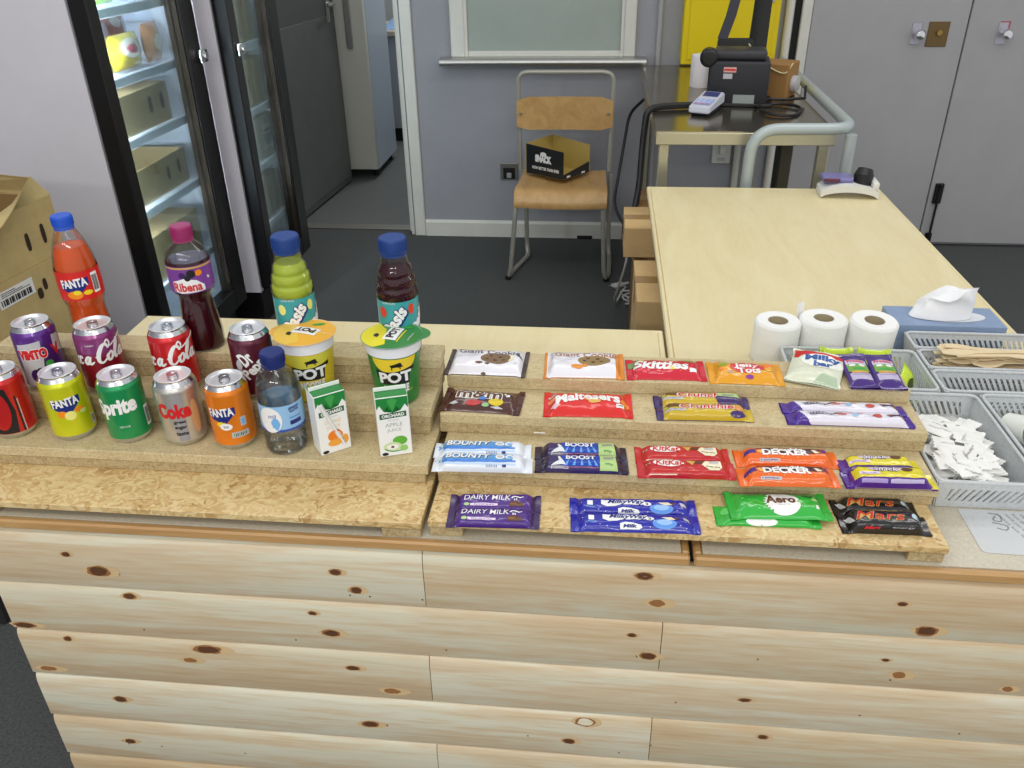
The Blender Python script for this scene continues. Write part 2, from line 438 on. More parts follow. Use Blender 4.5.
# electric socket by the chair
t = thing('wall_socket', 'black-faced metal wall socket half hidden by the wooden chair back leg', 'socket', (-.468, WALL, .305))
mb = MB(); mb.box(-.045, .045, -.012, 0, 0, .085, mat('socket_metal', (160, 158, 150), .3, metal=.8), .003); mb.build('face_plate', t)
mb = MB(); mb.box(-.03, .03, -.0135, -.0125, .006, .062, black_pl); mb.box(-.012, .012, -.022, -.0137, .012, .038, mat('switch_grey', (170, 170, 165), .4), .003); mb.build('switch', t)

# white pipe, dark gap and door post at the right
mb = MB(); mb.box(.874, .918, WALL - .03, WALL, 0, 2.4, gloss_white, .004); struct(mb.build('trim_3', center=True))
mb = MB(); mb.box(.846, .873, WALL - .006, WALL, 0, 2.4, dark_gap); struct(mb.build('recess_shade_strip', center=True))  # dark strip on the wall paints the shade of a recess
mb = MB(); mb.tube([(.82, WALL - .02, 0), (.82, WALL - .02, 2.4)], .019, gloss_white, 12); tag(mb.build('white_pipe', center=True), 'upright white pipe on the wall behind the dark column', 'pipe')
# double grey doors
def leaf(name, x0, x1, kx):
    mb = MB(); mb.box(x0, x1, WALL - .028, WALL - .0005, .016, 2.05, door_grey, .003); d = struct(mb.build(name, center=True)); dl = Vector(d.location); X = Matrix.Translation(-dl)
    mb = MB(); mb.box(kx - .026, kx + .014, WALL - .031, WALL - .028, .95, 1.01 + .03, mat('latch_plate', (186, 184, 196), .3, metal=.4), .001, xf=X); mb.box(kx - .022, kx + .022, WALL - .0305, WALL - .028, 1.0, 1.045, mat('indicator_%s' % ('red' if kx > 1.7 else 'grey'), (176, 96, 104) if kx > 1.7 else (160, 158, 166), .5), .001, xf=X); mb.build('latch_plate', d)
    mb = MB(); K = X @ Matrix.Translation((kx, WALL - .031, .995)) @ Matrix.Rotation(PI / 2, 4, 'X')
    mb.lathe([(0, 0), (.012, 0), (.01, .02), (.02, .03), (.024, .042), (.018, .054), (0, .058)], chrome, 20, xf=K); part_label(mb.build('knob', d), 'shiny round knob')
    return d, X
d2, X2 = leaf('door_2', .92, 1.596, 1.388)
d3, X3 = leaf('door_3', 1.602, 2.6, 1.756)
mb = MB(); mb.box(1.432, 1.522, WALL - .033, WALL - .028, .94, 1.045, mat('brass_plate', (120, 98, 62), .45, metal=.5), .002, xf=X2); mb.tube([(1.48, WALL - .033, 1.0), (1.48, WALL - .045, 1.0)], .012, mat('brass', (170, 140, 80), .3, metal=.9), xf=X2); part_label(mb.build('lock_plate', d2), 'brown square lock plate with a brass cylinder')
t = thing('drop_bolt', 'black drop bolt at the foot of the grey double doors', 'bolt', (1.64, WALL - .029, .02))
mb = MB(); mb.box(-.016, .016, -.012, 0, .0, .05, black_pl, .003); mb.build('bracket', t)
mb = MB(); mb.box(-.02, .02, -.014, 0, .2, .3, black_pl, .004); mb.build('bracket', t)
mb = MB(); mb.tube([(0, -.018, 0), (0, -.018, .3), (0, -.034, .29)], .006, black_pl); mb.build('rod', t)

# corridor: tall white fridge, worktop beyond
t = thing('upright_fridge', 'tall pale fridge standing in the corridor behind the open grey door', 'fridge', (-1.75, 5.27, 0))
mb = MB(); mb.box(-.31, .31, .05, .56, .05, 1.75, mat('fridge_side_cold_lit', (188, 198, 212), .4), .006); mb.build('cabinet', t)  # white cabinet; cold light on its side is put into the blue tint
mb = MB(); mb.box(-.31, .312, 0, .048, .06, 1.75, mat('fridge_door_white', (226, 226, 214), .4), .01, seg=2); f = mb.build('door', t)
mb = MB(); mb.box(.2, .235, -.03, -.0005, .8, 1.1, steel, .005); mb.build('handle', f)
for x in (-.27, .27):
    for y in (.1, .5): mb = MB(); mb.lathe([(0, 0), (.018, 0), (.018, .05), (0, .05)], black_pl, 12, xf=Matrix.Translation((x, y, 0))); mb.build('foot', t)
t = thing('worktop_cabinet', 'grey cabinet with a pale worktop at the end of the corridor', 'cabinet', (-1.2, 6.25, 0))
mb = MB(); mb.box(-.75, .6, .02, .6, .1, .74, mat('cab_grey', (170, 176, 184), .5), .004); mb.box(-.7, .55, .06, .58, 0, .1, dark_gap); mb.build('body', t)
mb = MB(); mb.box(-.77, .62, 0, .62, .74, .78, mat('worktop_pale', (196, 188, 168), .4), .006); mb.build('worktop', t)
t = thing('blue_cloth', 'crumpled pale blue cloth on the corridor worktop', 'cloth', (-1.47, 6.45, .78))
mb = MB(); g = 14; V = []; F = []
for i in range(g + 1):
    for j in range(g + 1):
        x, y = i / g - .5, j / g - .5; r = math.hypot(x, y)
        V.append((x * .3, y * .26, .002 + max(0, .11 - .22 * r) * (1 + .5 * noise.noise(Vector((x * 6, y * 6, 2))))))
for i in range(g):
    for j in range(g): F.append((i * (g + 1) + j, (i + 1) * (g + 1) + j, (i + 1) * (g + 1) + j + 1, i * (g + 1) + j + 1))
mb.add(V, F, mat('cloth_blue', (150, 184, 226), .9), True); mb.build('fold', t)

# ================================================================== glass-door fridges
lav = mat('fridge_lavender', (232, 230, 238), .5, var=.012, scale=5, spec=.3)
liner = mat('fridge_liner', (226, 232, 244), .35)
glass = glassy('fridge_glass', (226, 236, 238), .03)
wire_w = mat('shelf_white', (232, 238, 246), .35)
tan = mat('tan_card', (182, 160, 116), .75, var=.05, scale=18)
tan_d = mat('tan_card_dark', (150, 124, 84), .8, var=.05, scale=18)
slot = mat('card_hole', (52, 40, 26), .9)
def fridge(label, P, Q, stile_l, stile_r, shelves, nm):
    # front runs from P (near the camera) to Q; local x along the front, y into the cabinet, z up
    d = (Q - P); w = d.length; ang = math.atan2(d.y, d.x)
    t = thing('glass_door_fridge', label, 'fridge', (P.x, P.y, 0), ang)
    D = .56; H = 1.96
    mb = MB()
    mb.box(.0, w, .03, D, .0, .14, black_satin, .004); mb.box(0, w, .03, D, H - .04, H, lav, .004)
    mb.box(0, .03, .03, D, .14, H - .04, lav); mb.box(w - .03, w, .03, D, .14, H - .04, lav); mb.box(.03, w - .03, D - .03, D, .14, H - .04, lav)
    mb.build('cabinet', t)
    mb = MB(); mb.box(.0305, .034, .05, D - .03, .14, H - .04, liner); mb.box(w - .034, w - .0305, .05, D - .03, .14, H - .04, liner); mb.box(.034, w - .034, D - .034, D - .0305, .14, H - .04, liner); mb.box(.034, w - .034, .05, D - .034, .1405, .146, liner)
    for k in range(26): mb.box(w - .046, w - .0345, .1, .46, .3 + k * .06, .312 + k * .06, liner, .003)
    mb.build('liner', t)
    for z in shelves:
        mb = MB(); mb.box(.04, w - .05, .03, .042, z - .014, z + .016, wire_w, .003)
        for k in range(30): x = .05 + (w - .1) * k / 29; mb.tube([(x, .042, z), (x, .5, z)], .0022, wire_w, 5)
        mb.tube([(.04, .3, z - .004), (w - .04, .3, z - .004)], .003, wire_w, 6); mb.tube([(.04, .5, z - .004), (w - .04, .5, z - .004)], .003, wire_w, 6)
        mb.build('shelf', t)
    mb = MB()                  # door: black stiles and rails
    mb.box(0, stile_l, -.03, .025, .16, H, black_satin, .004); mb.box(w - stile_r, w, -.03, .025, .16, H, black_satin, .004)
    mb.box(stile_l, w - stile_r, -.03, .025, .16, .24, black_satin, .003); mb.box(stile_l, w - stile_r, -.03, .025, H - .1, H, black_satin, .003)
    dr = mb.build('door', t)
    mb = MB(); b = .007; mb.box(w - stile_r - b, w - stile_r, -.022, .02, .24, H - .1, mat('bronze_trim', (66, 56, 48), .3, metal=.6)); mb.build('trim_strip', dr)
    mb = MB(); mb.box(stile_l + .0005, w - stile_r - b, -.004, .002, .24, H - .1, glass); mb.build('glass_pane', dr)
    la = bpy.data.lights.new('fridge_lamp', 'AREA'); la.shape = 'RECTANGLE'; la.size = .03; la.size_y = 1.3; la.energy = nm; la.color = (.88, .93, 1.0)
    lo = bpy.data.objects.new('fridge_lamp', la); COL.objects.link(lo); lo.parent = t; lo.location = (.05, .05, 1.05); lo.rotation_euler = (PI / 2, 0, -.95)
    return t, w
FA, wA = fridge('glass-door fridge with snack bags and boxes, nearest the drinks counter', Vector((-1.440, 2.352, 0)), Vector((-1.436, 2.985, 0)), .054, .10, (1.265, 1.07, .885, .66, .4), 34)
FB, wB = fridge('black-framed glass-door fridge farther back, beside the open grey door', Vector((-1.362, 3.09, 0)), Vector((-1.364, 3.585, 0)), .064, .10, (1.3, 1.06, .82, .6, .36), 9)
def at_fridge(F, x, y, z):
    return F.matrix_basis @ Vector((x, y, z))
# locks
for (F, x) in ((FA, wA - .02), (FB, .035)):
    X = Matrix.Translation((x, -.0305, 1.065)); d = [c for c in F.children if c.name.startswith('door')][0]
    mb = MB(); mb.box(-.022, .03, -.018, 0, 0, .042, chrome, .004, seg=2, xf=X); mb.tube([(.004, -.0185, .021), (.004, -.026, .021)], .012, steel, 14, xf=X); part_label(mb.build('lock', d), 'silver lock block')

def carton(name, label, cat, loc, rot, sx, sy, sz, M, holes=(), group=None, label_rect=None, taper=0, open_top=False):
    # cardboard box: local x along the front, y back
    t = thing(name, label, cat, loc, rot, group)
    mb = MB(); th = .005
    mb.box(0, sx, 0, th, 0, sz, M); mb.box(0, sx, sy - th, sy, 0, sz, M); mb.box(0, th, th, sy - th, 0, sz, M); mb.box(sx - th, sx, th, sy - th, 0, sz, M); mb.box(th, sx - th, th, sy - th, 0, th, M)
    if not open_top: mb.box(0, sx, 0, sy / 2 - .001, sz, sz + .004, M); mb.box(0, sx, sy / 2 + .001, sy, sz, sz + .004, M)
    for (hx, hz, w, h) in holes:
        decal(mb, plane((hx, 0, hz), (1, 0, 0), (0, 0, 1)), poly([(w / 2 * math.copysign(min(1, abs(math.cos(a)) * 1.2), math.cos(a)), h / 2 * math.sin(a)) for a in [2 * PI * k / 16 for k in range(16)]], .2), slot, .0008)
    mb.build('box', t)
    if label_rect:
        x, z, w, h = label_rect; mb = MB(); f = plane((x, 0, z), (1, 0, 0), (0, 0, 1)); decal(mb, f, rect(0, w, 0, h, .2), mat('sticker_white', (226, 226, 222), .5), .001)
        for k in range(14): decal(mb, f, rect(w * (.06 + .06 * k), w * (.06 + .06 * k) + w * (.02 + .02 * (k % 3 == 0)), h * .15, h * .6, .2), mat('print_black', (40, 40, 42), .5), .0014)
        decal(mb, f, rect(w * .08, w * .8, h * .7, h * .78, .2), mat('print_black', (40, 40, 42), .5), .0014)
        mb.build('sticker', t)
    return t
rA = FA.rotation_euler.z; rB = FB.rotation_euler.z
carton('fruit_carton', 'tan cardboard tray with two hand holes on the third shelf of the nearer fridge', 'box', at_fridge(FA, .16, .05, .902), rA, .33, .34, .12, tan, ((.20, .07, .025, .055), (.28, .07, .025, .055)))
carton('fruit_carton', 'tan cardboard tray with two white-edged holes low in the nearer fridge', 'box', at_fridge(FA, .16, .05, .68), rA, .36, .34, .115, tan, ((.22, .06, .022, .05), (.30, .065, .022, .05)), open_top=True)
carton('fruit_carton', 'tan cardboard tray on the bottom wire shelf of the nearer fridge', 'box', at_fridge(FA, .16, .05, .418), rA, .36, .34, .15, tan, ((.3, .09, .02, .05),))
carton('shelf_carton', 'tan carton with a red spot on the top shelf of the farther fridge', 'box', at_fridge(FB, .10, .05, 1.077), rB, .32, .32, .15, tan, ((.17, .04, .014, .05),))
t = carton('shelf_carton', 'tan carton with a hand slot in the middle of the farther fridge', 'box', at_fridge(FB, .10, .05, .838), rB, .32, .32, .17, tan, ((.18, .08, .014, .06),))
carton('shelf_carton', 'pale carton with a white sticker low in the farther fridge', 'box', at_fridge(FB, .10, .05, .617), rB, .34, .32, .16, mat('pale_card', (196, 190, 176), .7), (), label_rect=(.24, .03, .1, .1))
carton('shelf_carton', 'grey-brown carton on the bottom shelf of the farther fridge', 'box', at_fridge(FB, .10, .05, .377), rB, .34, .32, .16, mat('grey_card', (150, 140, 122), .7), ())
mb = MB(); decal(mb, plane((0, 0, 0), (1, 0, 0), (0, 0, 1)), ell(0, .02, .014, .014, L=.2), ink('red_spot', (206, 44, 40)), .0); mb.add([(0, 0, 0)], [], tan)
o = mb.build('round_sticker', loc=at_fridge(FB, .32, .0485, 1.19), rot=rB); tag(o, 'small round red sticker on the top carton of the farther fridge', 'sticker')

# snack bags in the nearer fridge
def bag(name, label, loc, rot, w, h, d, M, art):
    t = thing(name, label, 'snack bag', loc, rot)
    mb = MB(); g = 14; V = []; F = []
    def f(u, v, o=0, sgn=-1):
        x, z = u * w, v * h; b = max(0, (1 - (2 * u) ** 2)) ** .6 * max(0, 1 - (2 * v - 1) ** 2) ** .5
        b *= 1 + .18 * noise.noise(Vector((u * 5, v * 5, w * 40)))
        return Vector((x, sgn * (d / 2 * b + o), z))
    for sgn in (-1, 1):
        V = [f(i / g - .5, j / g, 0, sgn) for i in range(g + 1) for j in range(g + 1)]
        F = [(i * (g + 1) + j, (i + 1) * (g + 1) + j, (i + 1) * (g + 1) + j + 1, i * (g + 1) + j + 1) for i in range(g) for j in range(g)]
        mb.add(V, F, M, True)
    for dd, MM, o in art: decal(mb, lambda x, y, q=0: f(x, y, q), dd, MM, o)
    mb.build('film', t); return t
yel = film('bag_yellow', (214, 190, 60)) 
bag('snack_bag', 'yellow snack bag with a white and pink badge on the second fridge shelf', at_fridge(FA, .34, .085, 1.087), rA, .17, .105, .07, yel, [(ell(-.05, .62, .3, .28, L=.1), ink('bag_white', (236, 232, 220)), .001), (blob(-.05, .6, .16, .13, L=.1), ink('bag_pink', (214, 96, 120)), .002)])
bag('snack_bag', 'dark red snack bag standing behind the yellow bag in the fridge', at_fridge(FA, .39, .17, 1.087), rA, .26, .165, .08, film('bag_red', (150, 46, 44)), [(blob(.1, .8, .12, .1, L=.1), ink('bag_grey', (176, 168, 160)), .001)])
bag('snack_bag', 'orange and white snack bag leaning at the far end of the second fridge shelf', at_fridge(FA, .51, .08, 1.087), rA, .1, .12, .05, film('bag_orange', (214, 150, 110)), [(blob(0, .5, .2, .2, L=.1), ink('bag_white', (236, 232, 220)), .001)])
bag('snack_bag', 'grey-violet bag at the near end of the second fridge shelf', at_fridge(FA, .28, .13, 1.087), rA, .12, .14, .06, film('bag_violet', (120, 100, 120)), [])
bag('snack_bag', 'lime green bag on the top visible fridge shelf', at_fridge(FA, .28, .09, 1.282), rA, .13, .15, .06, film('bag_lime', (150, 206, 90)), [])
bag('snack_bag', 'dusky pink bag farther along the top visible fridge shelf', at_fridge(FA, .45, .09, 1.282), rA, .13, .15, .06, film('bag_dusk', (150, 110, 120)), [])
# ================================================================== tables and cladding
maple = wood_mat('maple_laminate', [(.25, (222, 206, 158)), (.5, (230, 216, 172)), (.75, (236, 224, 184))], 5, (6, 1.2, 6), .32)
speck = board_mat('speckled_laminate', 420, [(.2, (176, 168, 148)), (.5, (200, 193, 172)), (.8, (214, 207, 190))], rough=.35)
edge_wood = wood_mat('edge_lipping', [(.3, (168, 126, 76)), (.55, (188, 148, 96)), (.75, (202, 166, 114))], 8, (1, 12, 12), .4)
leg_m = mat('table_leg_grey', (120, 122, 122), .4, metal=.5)
def table(label, x0, x1, y0, y1, top, lip):
    t = thing('table', label, 'table', ((x0 + x1) / 2, (y0 + y1) / 2, 0)); X = Matrix.Translation(-t.location)
    mb = MB(); mb.box(x0 + .012, x1 - .012, y0 + .012, y1 - .012, T0 - .0175, T0, top, xf=X); mb.build('table_top', t)
    mb = MB(); b = .012
    for (a0, a1, c0, c1) in ((x0, x1, y0, y0 + b), (x0, x1, y1 - b, y1), (x0, x0 + b, y0 + b, y1 - b), (x1 - b, x1, y0 + b, y1 - b)):
        mb.box(a0, a1, c0, c1, T0 - .0175, T0 - .0006, lip, .003, xf=X)
    mb.build('edge_lipping', t)
    for x in (x0 + .06, x1 - .06):
        for y in (y0 + .07, y1 - .06):
            mb = MB(); mb.tube([(x, y, 0), (x, y, T0 - .018)], .016, leg_m, 12, xf=X); mb.build('leg', t)
    mb = MB(); mb.box(x0 + .06, x1 - .06, y1 - .075, y1 - .045, T0 - .07, T0 - .018, leg_m, xf=X); mb.build('rail', t)
    return t
YF = .9125
table('speckled counter table with wood lipping along the front, under the drinks steps', -1.02, .143, YF, 1.28, speck, edge_wood)
table('speckled counter table with wood lipping at the right, under the plastic baskets', .149, .94, YF, 1.30, speck, edge_wood)
table('plain maple-topped table behind the drinks counter, short of the big one', -1.02, .143, 1.281, 1.64, maple, maple)
table('long maple-topped table running back from the counter towards the metal trolley', .149, .882, 1.301, 2.712, maple, maple)

def pine_mat():
    M = wood_mat('pine_cladding', [(.3, (214, 190, 156)), (.46, (222, 206, 176)), (.56, (227, 222, 200)), (.75, (222, 225, 208))], 8, (.55, 6, 6), .42, attr=True)
    nt = M.node_tree; b = nt.nodes['Principled BSDF']; src = b.inputs['Base Color'].links[0].from_socket
    tc = [n for n in nt.nodes if n.type == 'TEX_COORD'][0]; mp = nt.nodes.new('ShaderNodeMapping'); mp.inputs['Scale'].default_value = (1.2, 40, 40); nt.links.new(tc.outputs['Object'], mp.inputs['Vector'])
    n = nt.nodes.new('ShaderNodeTexNoise'); n.inputs['Scale'].default_value = 5; n.inputs['Detail'].default_value = 5; n.inputs['Distortion'].default_value = .6; nt.links.new(mp.outputs[0], n.inputs['Vector'])
    col = ramp(nt, n.outputs['Fac'], [(.32, (240, 228, 208)), (.52, (255, 255, 255))])
    mx = nt.nodes.new('ShaderNodeMixRGB'); mx.blend_type = 'MULTIPLY'; mx.inputs[0].default_value = .55
    nt.links.new(src, mx.inputs[1]); nt.links.new(col, mx.inputs[2]); nt.links.new(mx.outputs[0], b.inputs['Base Color']); return M
pine = pine_mat()
knot_d = ink('knot_dark', (92, 58, 34), .6); knot_m = ink('knot_mid', (150, 104, 62), .6); knot_l = ink('knot_halo', (208, 180, 136), .5); nail = ink('nail_hole', (96, 80, 62), .7)
mb = MB()
PF = .918
rows = [(.694, [-.2415, 3]), (.590, [.115, 3]), (.483, [-.245, 3]), (.376, [.113, 3]), (.270, [-.246, 3]), (.163, [.12, 3]), (.056, [3])]
def pprof(zt, h):
    # log-lap board: flat face with a hollow curving back at the top
    pts = [(.0, 0), (0, .012 * 0)]
    P = [(PF + .016, zt - h), (PF + .002, zt - h), (PF, zt - h + .003), (PF, zt - h * .24)]
    for k in range(1, 7):
        a = PI / 2 * k / 6; P.append((PF + .0065 * (1 - math.cos(a)), zt - h * .24 + h * .20 * math.sin(a)))
    P += [(PF + .0068, zt), (PF + .016, zt)]
    return P
R0 = random.Random(3)
for i, (zt, js) in enumerate(rows):
    h = .107 if i < 6 else .0555; x = -.947
    for jx in js:
        x1 = min(jx, 1.12)
        P = pprof(zt, h); n = len(P); V = [(x + .0006, a, b) for a, b in P] + [(x1 - .0006, a, b) for a, b in P]
        F = [tuple(range(n)), tuple(range(2 * n - 1, n - 1, -1))] + [(k, n + k, n + (k + 1) % n, (k + 1) % n) for k in range(n)]
        mb.add(V, F, pine, False, rn=.05 + R0.random() * .95); x = x1
def pf(x, z, o=0):
    for (zt, js) in rows:
        if zt >= z > zt - .107:
            P = pprof(zt, .107)[1:]
            for (a, b), (a1, b1) in zip(P, P[1:]):
                if b <= z <= b1: return Vector((x, a + (a1 - a) * (z - b) / max(1e-6, b1 - b) - o, z))
    return Vector((x, PF - o, z))
for (px, py, rx, rz, kind) in [(657, 604, .012, .008, 2), (645, 572, .011, .006, 1), (98, 572, .016, .010, 1), (65, 555, .006, .005, 0), (127, 592, .009, .006, 1), (312, 614, .006, .004, 1), (331, 634, .012, .007, 1), (205, 643, .020, .008, 1), (190, 661, .012, .006, 2), (65, 635, .006, .005, 0), (25, 627, .016, .006, 1), (48, 669, .016, .006, 2), (120, 700, .010, .007, 1), (130, 742, .009, .006, 1), (335, 573, .008, .006, 0), (356, 591, .008, .007, 0), (370, 725, .013, .007, 1), (569, 742, .009, .006, 1), (585, 722, .013, .009, 3), (648, 657, .011, .007, 1), (632, 636, .006, .004, 1), (392, 692, .014, .007, 2), (353, 669, .010, .005, 1), (927, 632, .013, .009, 1), (903, 605, .006, .004, 1), (899, 676, .010, .008, 2), (886, 661, .005, .003, 1), (745, 701, .008, .004, 1), (763, 738, .007, .005, 1), (1008, 690, .008, .006, 2)]:
    p = ony(px, py, PF - .002); sd = int(px)
    for (zt, js) in rows:
        if zt >= p.z > zt - .107: p.z = max(zt - .1055 + rz * 1.25, min(zt - .012 - rz, p.z))
    wz = knot_l if kind != 3 else knot_m
    decal(mb, pf, blob(p.x + rx * .3, p.z, rx * 2.0, rz * 1.2, 20, .12, .012, sd), knot_l, .0003)
    if kind != 2: decal(mb, pf, blob(p.x, p.z, rx * 1.25, rz * 1.08, 18, .14, .012, sd + 1), knot_m, .0005)
    decal(mb, pf, blob(p.x, p.z, rx * .95, rz * .85, 16, .14, .012, sd + 2), (knot_d, knot_d, knot_m, pine)[kind], .0007)
for k in range(34):
    x = R0.uniform(-.9, 1.0); i = R0.randrange(6); z = rows[i][0] - R0.choice((.065, .09))
    decal(mb, pf, ell(x, z, .0016, .0016, 8), nail, .0005)
tag(mb.build('pine_cladding', merge=False, center=True), 'pine log-lap boards with knots cladding the front of the counter', 'wood cladding')

# ================================================================== display steps
chip = board_mat('chipboard', 170, [(.12, (104, 82, 52)), (.36, (168, 146, 104)), (.6, (188, 168, 126)), (.85, (204, 188, 148))], rough=.7)
chip_top = board_mat('chipboard_face', 120, [(.15, (170, 148, 106)), (.45, (196, 178, 136)), (.8, (210, 194, 154))], scale=(.7, 1, 1), rough=.6)
osb = board_mat('strand_board', 40, [(.16, (158, 120, 70)), (.30, (196, 162, 106)), (.5, (210, 182, 128)), (.68, (222, 200, 150)), (.9, (206, 176, 122))], scale=(.9, 1.1, 1.1), rough=.5)
def steps(name, label, x0, x1, ys, lv, rows_, blocks):
    t = thing(name, label, 'display stand', ((x0[0] + x1[0]) / 2, ys[0], T0)); X = Matrix.Translation(-t.location)
    mb = MB(); mb.box(x0[0], x1[0], ys[0], ys[-1], T0 + .019, T0 + lv[0], osb, .001, xf=X); mb.build('base_board', t)
    for (a, b) in blocks:
        mb = MB(); mb.box(a, b, ys[0] + .004, ys[-1] - .004, T0 + .0003, T0 + .0189, chip, .0015, xf=X); mb.build('foot_block', t)
    for i in range(1, len(lv)):
        n = rows_[i - 1]; dz = (lv[i] - lv[i - 1]) / n
        for k in range(n):
            z0 = T0 + lv[i - 1] + k * dz; j = R0.uniform(0, .004)
            mb = MB(); mb.box(x0[i] + j, x1[i] - j * 2 * (k < n - 1), ys[i] + (0 if k == n - 1 else .001 + j * .5), ys[-1], z0 + .0002, z0 + dz, chip_top if k == n - 1 else chip, .0012, xf=X)
            mb.build('step_board', t)
    return t
ZL = [T0 + .03, T0 + .065, T0 + .115, T0 + .165]; YL = [.9185, 1.012, 1.095, 1.163, 1.217]
ZR = [T0 + .03, T0 + .0615, T0 + .0965, T0 + .119]; YR = [.926, 1.018, 1.1105, 1.1965, 1.285]
steps('display_steps', 'stepped chipboard stand holding the drinks, on a strand-board base', [-1.012] * 4, [-.239, -.2445, -.2515, -.2475], YL, [z - T0 for z in ZL], [2, 3, 3], [(-1.0, -.9), (-.2985, -.2415)])
steps('display_steps', 'stepped chipboard stand holding the sweets, on a strand-board base', [-.2305, -.2335, -.243, -.2455], [.487, .497, .503, .4985], YR, [z - T0 for z in ZR], [2, 2, 1], [(-.229, -.181), (.438, .4855)])

# ================================================================== drinks
alu = mat('can_aluminium', (214, 216, 220), .2, metal=1)
lid_m = mat('can_lid', (236, 237, 240), .36, metal=.65)
alu_d = mat('can_tab', (196, 198, 204), .28, metal=1)
CR = .033
CAN = [(.0, .006), (.022, .0045), (.0245, 0), (.026, 0), (.0285, .003), (.0315, .0075), (.033, .0115), (.033, .097), (.0325, .0995), (.0305, .1045), (.0276, .1095), (.0266, .111), (.0272, .1125), (.0276, .1138)]
can_r = interp(CAN[5:11])
WHITE = ink('print_white', (240, 240, 238)); BLACK = ink('print_dark', (28, 26, 28)); NAVY = ink('print_navy', (26, 40, 120)); REDP = ink('print_red', (208, 30, 36)); GREENP = ink('print_green', (60, 160, 60)); YELP = ink('print_yellow', (240, 214, 40)); GREYP = ink('print_grey', (190, 190, 192)); ORGP = ink('print_orange', (240, 140, 30)); PURP = ink('print_purple', (82, 40, 132)); LBLUE = ink('print_light_blue', (120, 180, 232)); BROWNP = ink('print_brown', (96, 60, 36)); CREAMP = ink('print_cream', (238, 228, 196)); LIMEP = ink('print_lime', (176, 206, 130)); GOLDP = ink('print_gold', (206, 166, 84)); SILV = ink('print_silver', (200, 202, 206)); PINKP = ink('print_pink', (224, 120, 120))
def paint_can(name, c, rough=.28): return mat(name, c, rough=rough, metal=.35, spec=.6, coat=.5)
def facing(x, y): return math.atan2(-y, -x) + PI / 2       # turn local -Y towards the camera
cans = []
def can(label, x, y, z, body, art, turn=0, band=None):
    t = thing('drink_can', label, 'drink can', (x, y, z), facing(x, y) + turn, 'soft drink cans')
    mb = MB()
    mb.lathe([(r, h, (alu if h > .1040 or h < .009 else (band or body) if h >= .096 else body)) for r, h in CAN], body, 44)
    f = lambda u, v, o=0: Vector(((can_r(v) + o) * math.sin(u / CR), -(can_r(v) + o) * math.cos(u / CR), v))
    for (d, M, o) in art: decal(mb, f, d, M, o)
    mb.build('body', t, merge=False)
    mb = MB(); mb.lathe([(.0276, .1138), (.0262, .1142), (.0250, .1105), (.0236, .1092), (.0224, .1106), (0, .1106)], lid_m, 44)
    decal(mb, plane((0, 0, .1106), (1, 0, 0), (0, 1, 0)), ell(0, .010, .0085, .0095), alu_d, .0002); mb.build('lid', t)
    mb = MB(); o = [(.0075 * math.cos(a), -.004 + .0125 * math.sin(a)) for a in [2 * PI * k / 18 for k in range(18)]]
    mb.tube([(a, b, .1122) for a, b in o], .0011, alu_d, 6, closed=True); mb.box(-.006, .006, -.002, .0065, .1112, .1124, alu_d, .0004); mb.lathe([(0, .1108), (.0024, .1108), (.0024, .1132), (0, .1134)], alu_d, 10); mb.build('pull_tab', t)
    cans.append(t); return t

def script_cola(h=.03):
    # flowing white "Coca-Cola": "Co", "ca", dash, "Cola"
    C = [(.62, .72, .7), (.50, .98, .9), (.30, .92, 1.5), (.14, .52, 1.7), (.16, .12, 1.4), (.36, .0, .9), (.58, .2, .6)]
    Cs = [(.62, .72, .6), (.70, .98, .6), (.56, 1.18, .8), (.46, .96, .6), (.70, .80, .5), (1.15, .98, .7), (1.7, 1.14, .9), (2.15, 1.02, .5)]
    o = [(.72, .42, .8), (.60, .30, 1.3), (.66, .06, 1.2), (.80, .06, 1), (.88, .28, 1.2), (.80, .46, .9), (.70, .44, .7)]
    l = [(.95, .1, .5), (1.12, .5, .7), (1.22, .92, .9), (1.12, 1.0, .7), (1.02, .5, 1.4), (1.06, .05, 1.1), (1.2, .12, .6)]
    a = [(1.52, .44, .7), (1.38, .42, 1), (1.28, .18, 1.3), (1.38, .03, 1), (1.5, .24, .8), (1.55, .46, .9), (1.5, .14, 1.4), (1.6, .02, 1), (1.76, .14, .5)]
    c = [(1.1, .36, .8), (.98, .48, 1), (.86, .28, 1.4), (.94, .05, 1.1), (1.12, .12, .6)]
    dash = [(.0, .36, 1), (.14, .4, 1)]
    out = []
    for st in (C, Cs, o, l, a): out.append(moved(stroke([(p[0] + .25 * p[1], p[1], p[2]) for p in st], .13), (0, 0), 0, h))
    out.append(moved(stroke([(p[0] + .25 * p[1], p[1], p[2]) for p in dash], .1), (-.02 * h, 0), 0, h))
    for st, dx in ((a, -1.85), (c, -1.85), ([(p[0] + 0, p[1], p[2]) for p in o], -1.85 + .0), (C, -2.55)): out.append(moved(stroke([(p[0] + dx + .25 * p[1], p[1], p[2]) for p in st], .13), (0, 0), 0, h))
    return out
def fanta_logo(x, z, w, M2=NAVY, lime=None):
    return [(moved(poly([(-.5, -.12), (-.42, -.3), (-.1, -.42), (.1, -.52), (.52, -.12), (.5, .02), (.2, .1), (-.5, .05)], .2), (x, z), .05, w), M2, .0003),
            (moved(poly([(-.54, .04), (.56, .20), (.56, -.12), (.2, -.2), (-.54, -.22)], .2), (x, z), 0, w), M2, .0003),
            (text('FANTA', w * 1.0, w * .36, bold=.04, at=(x, z + .0), rot=.08), WHITE, .0006)]
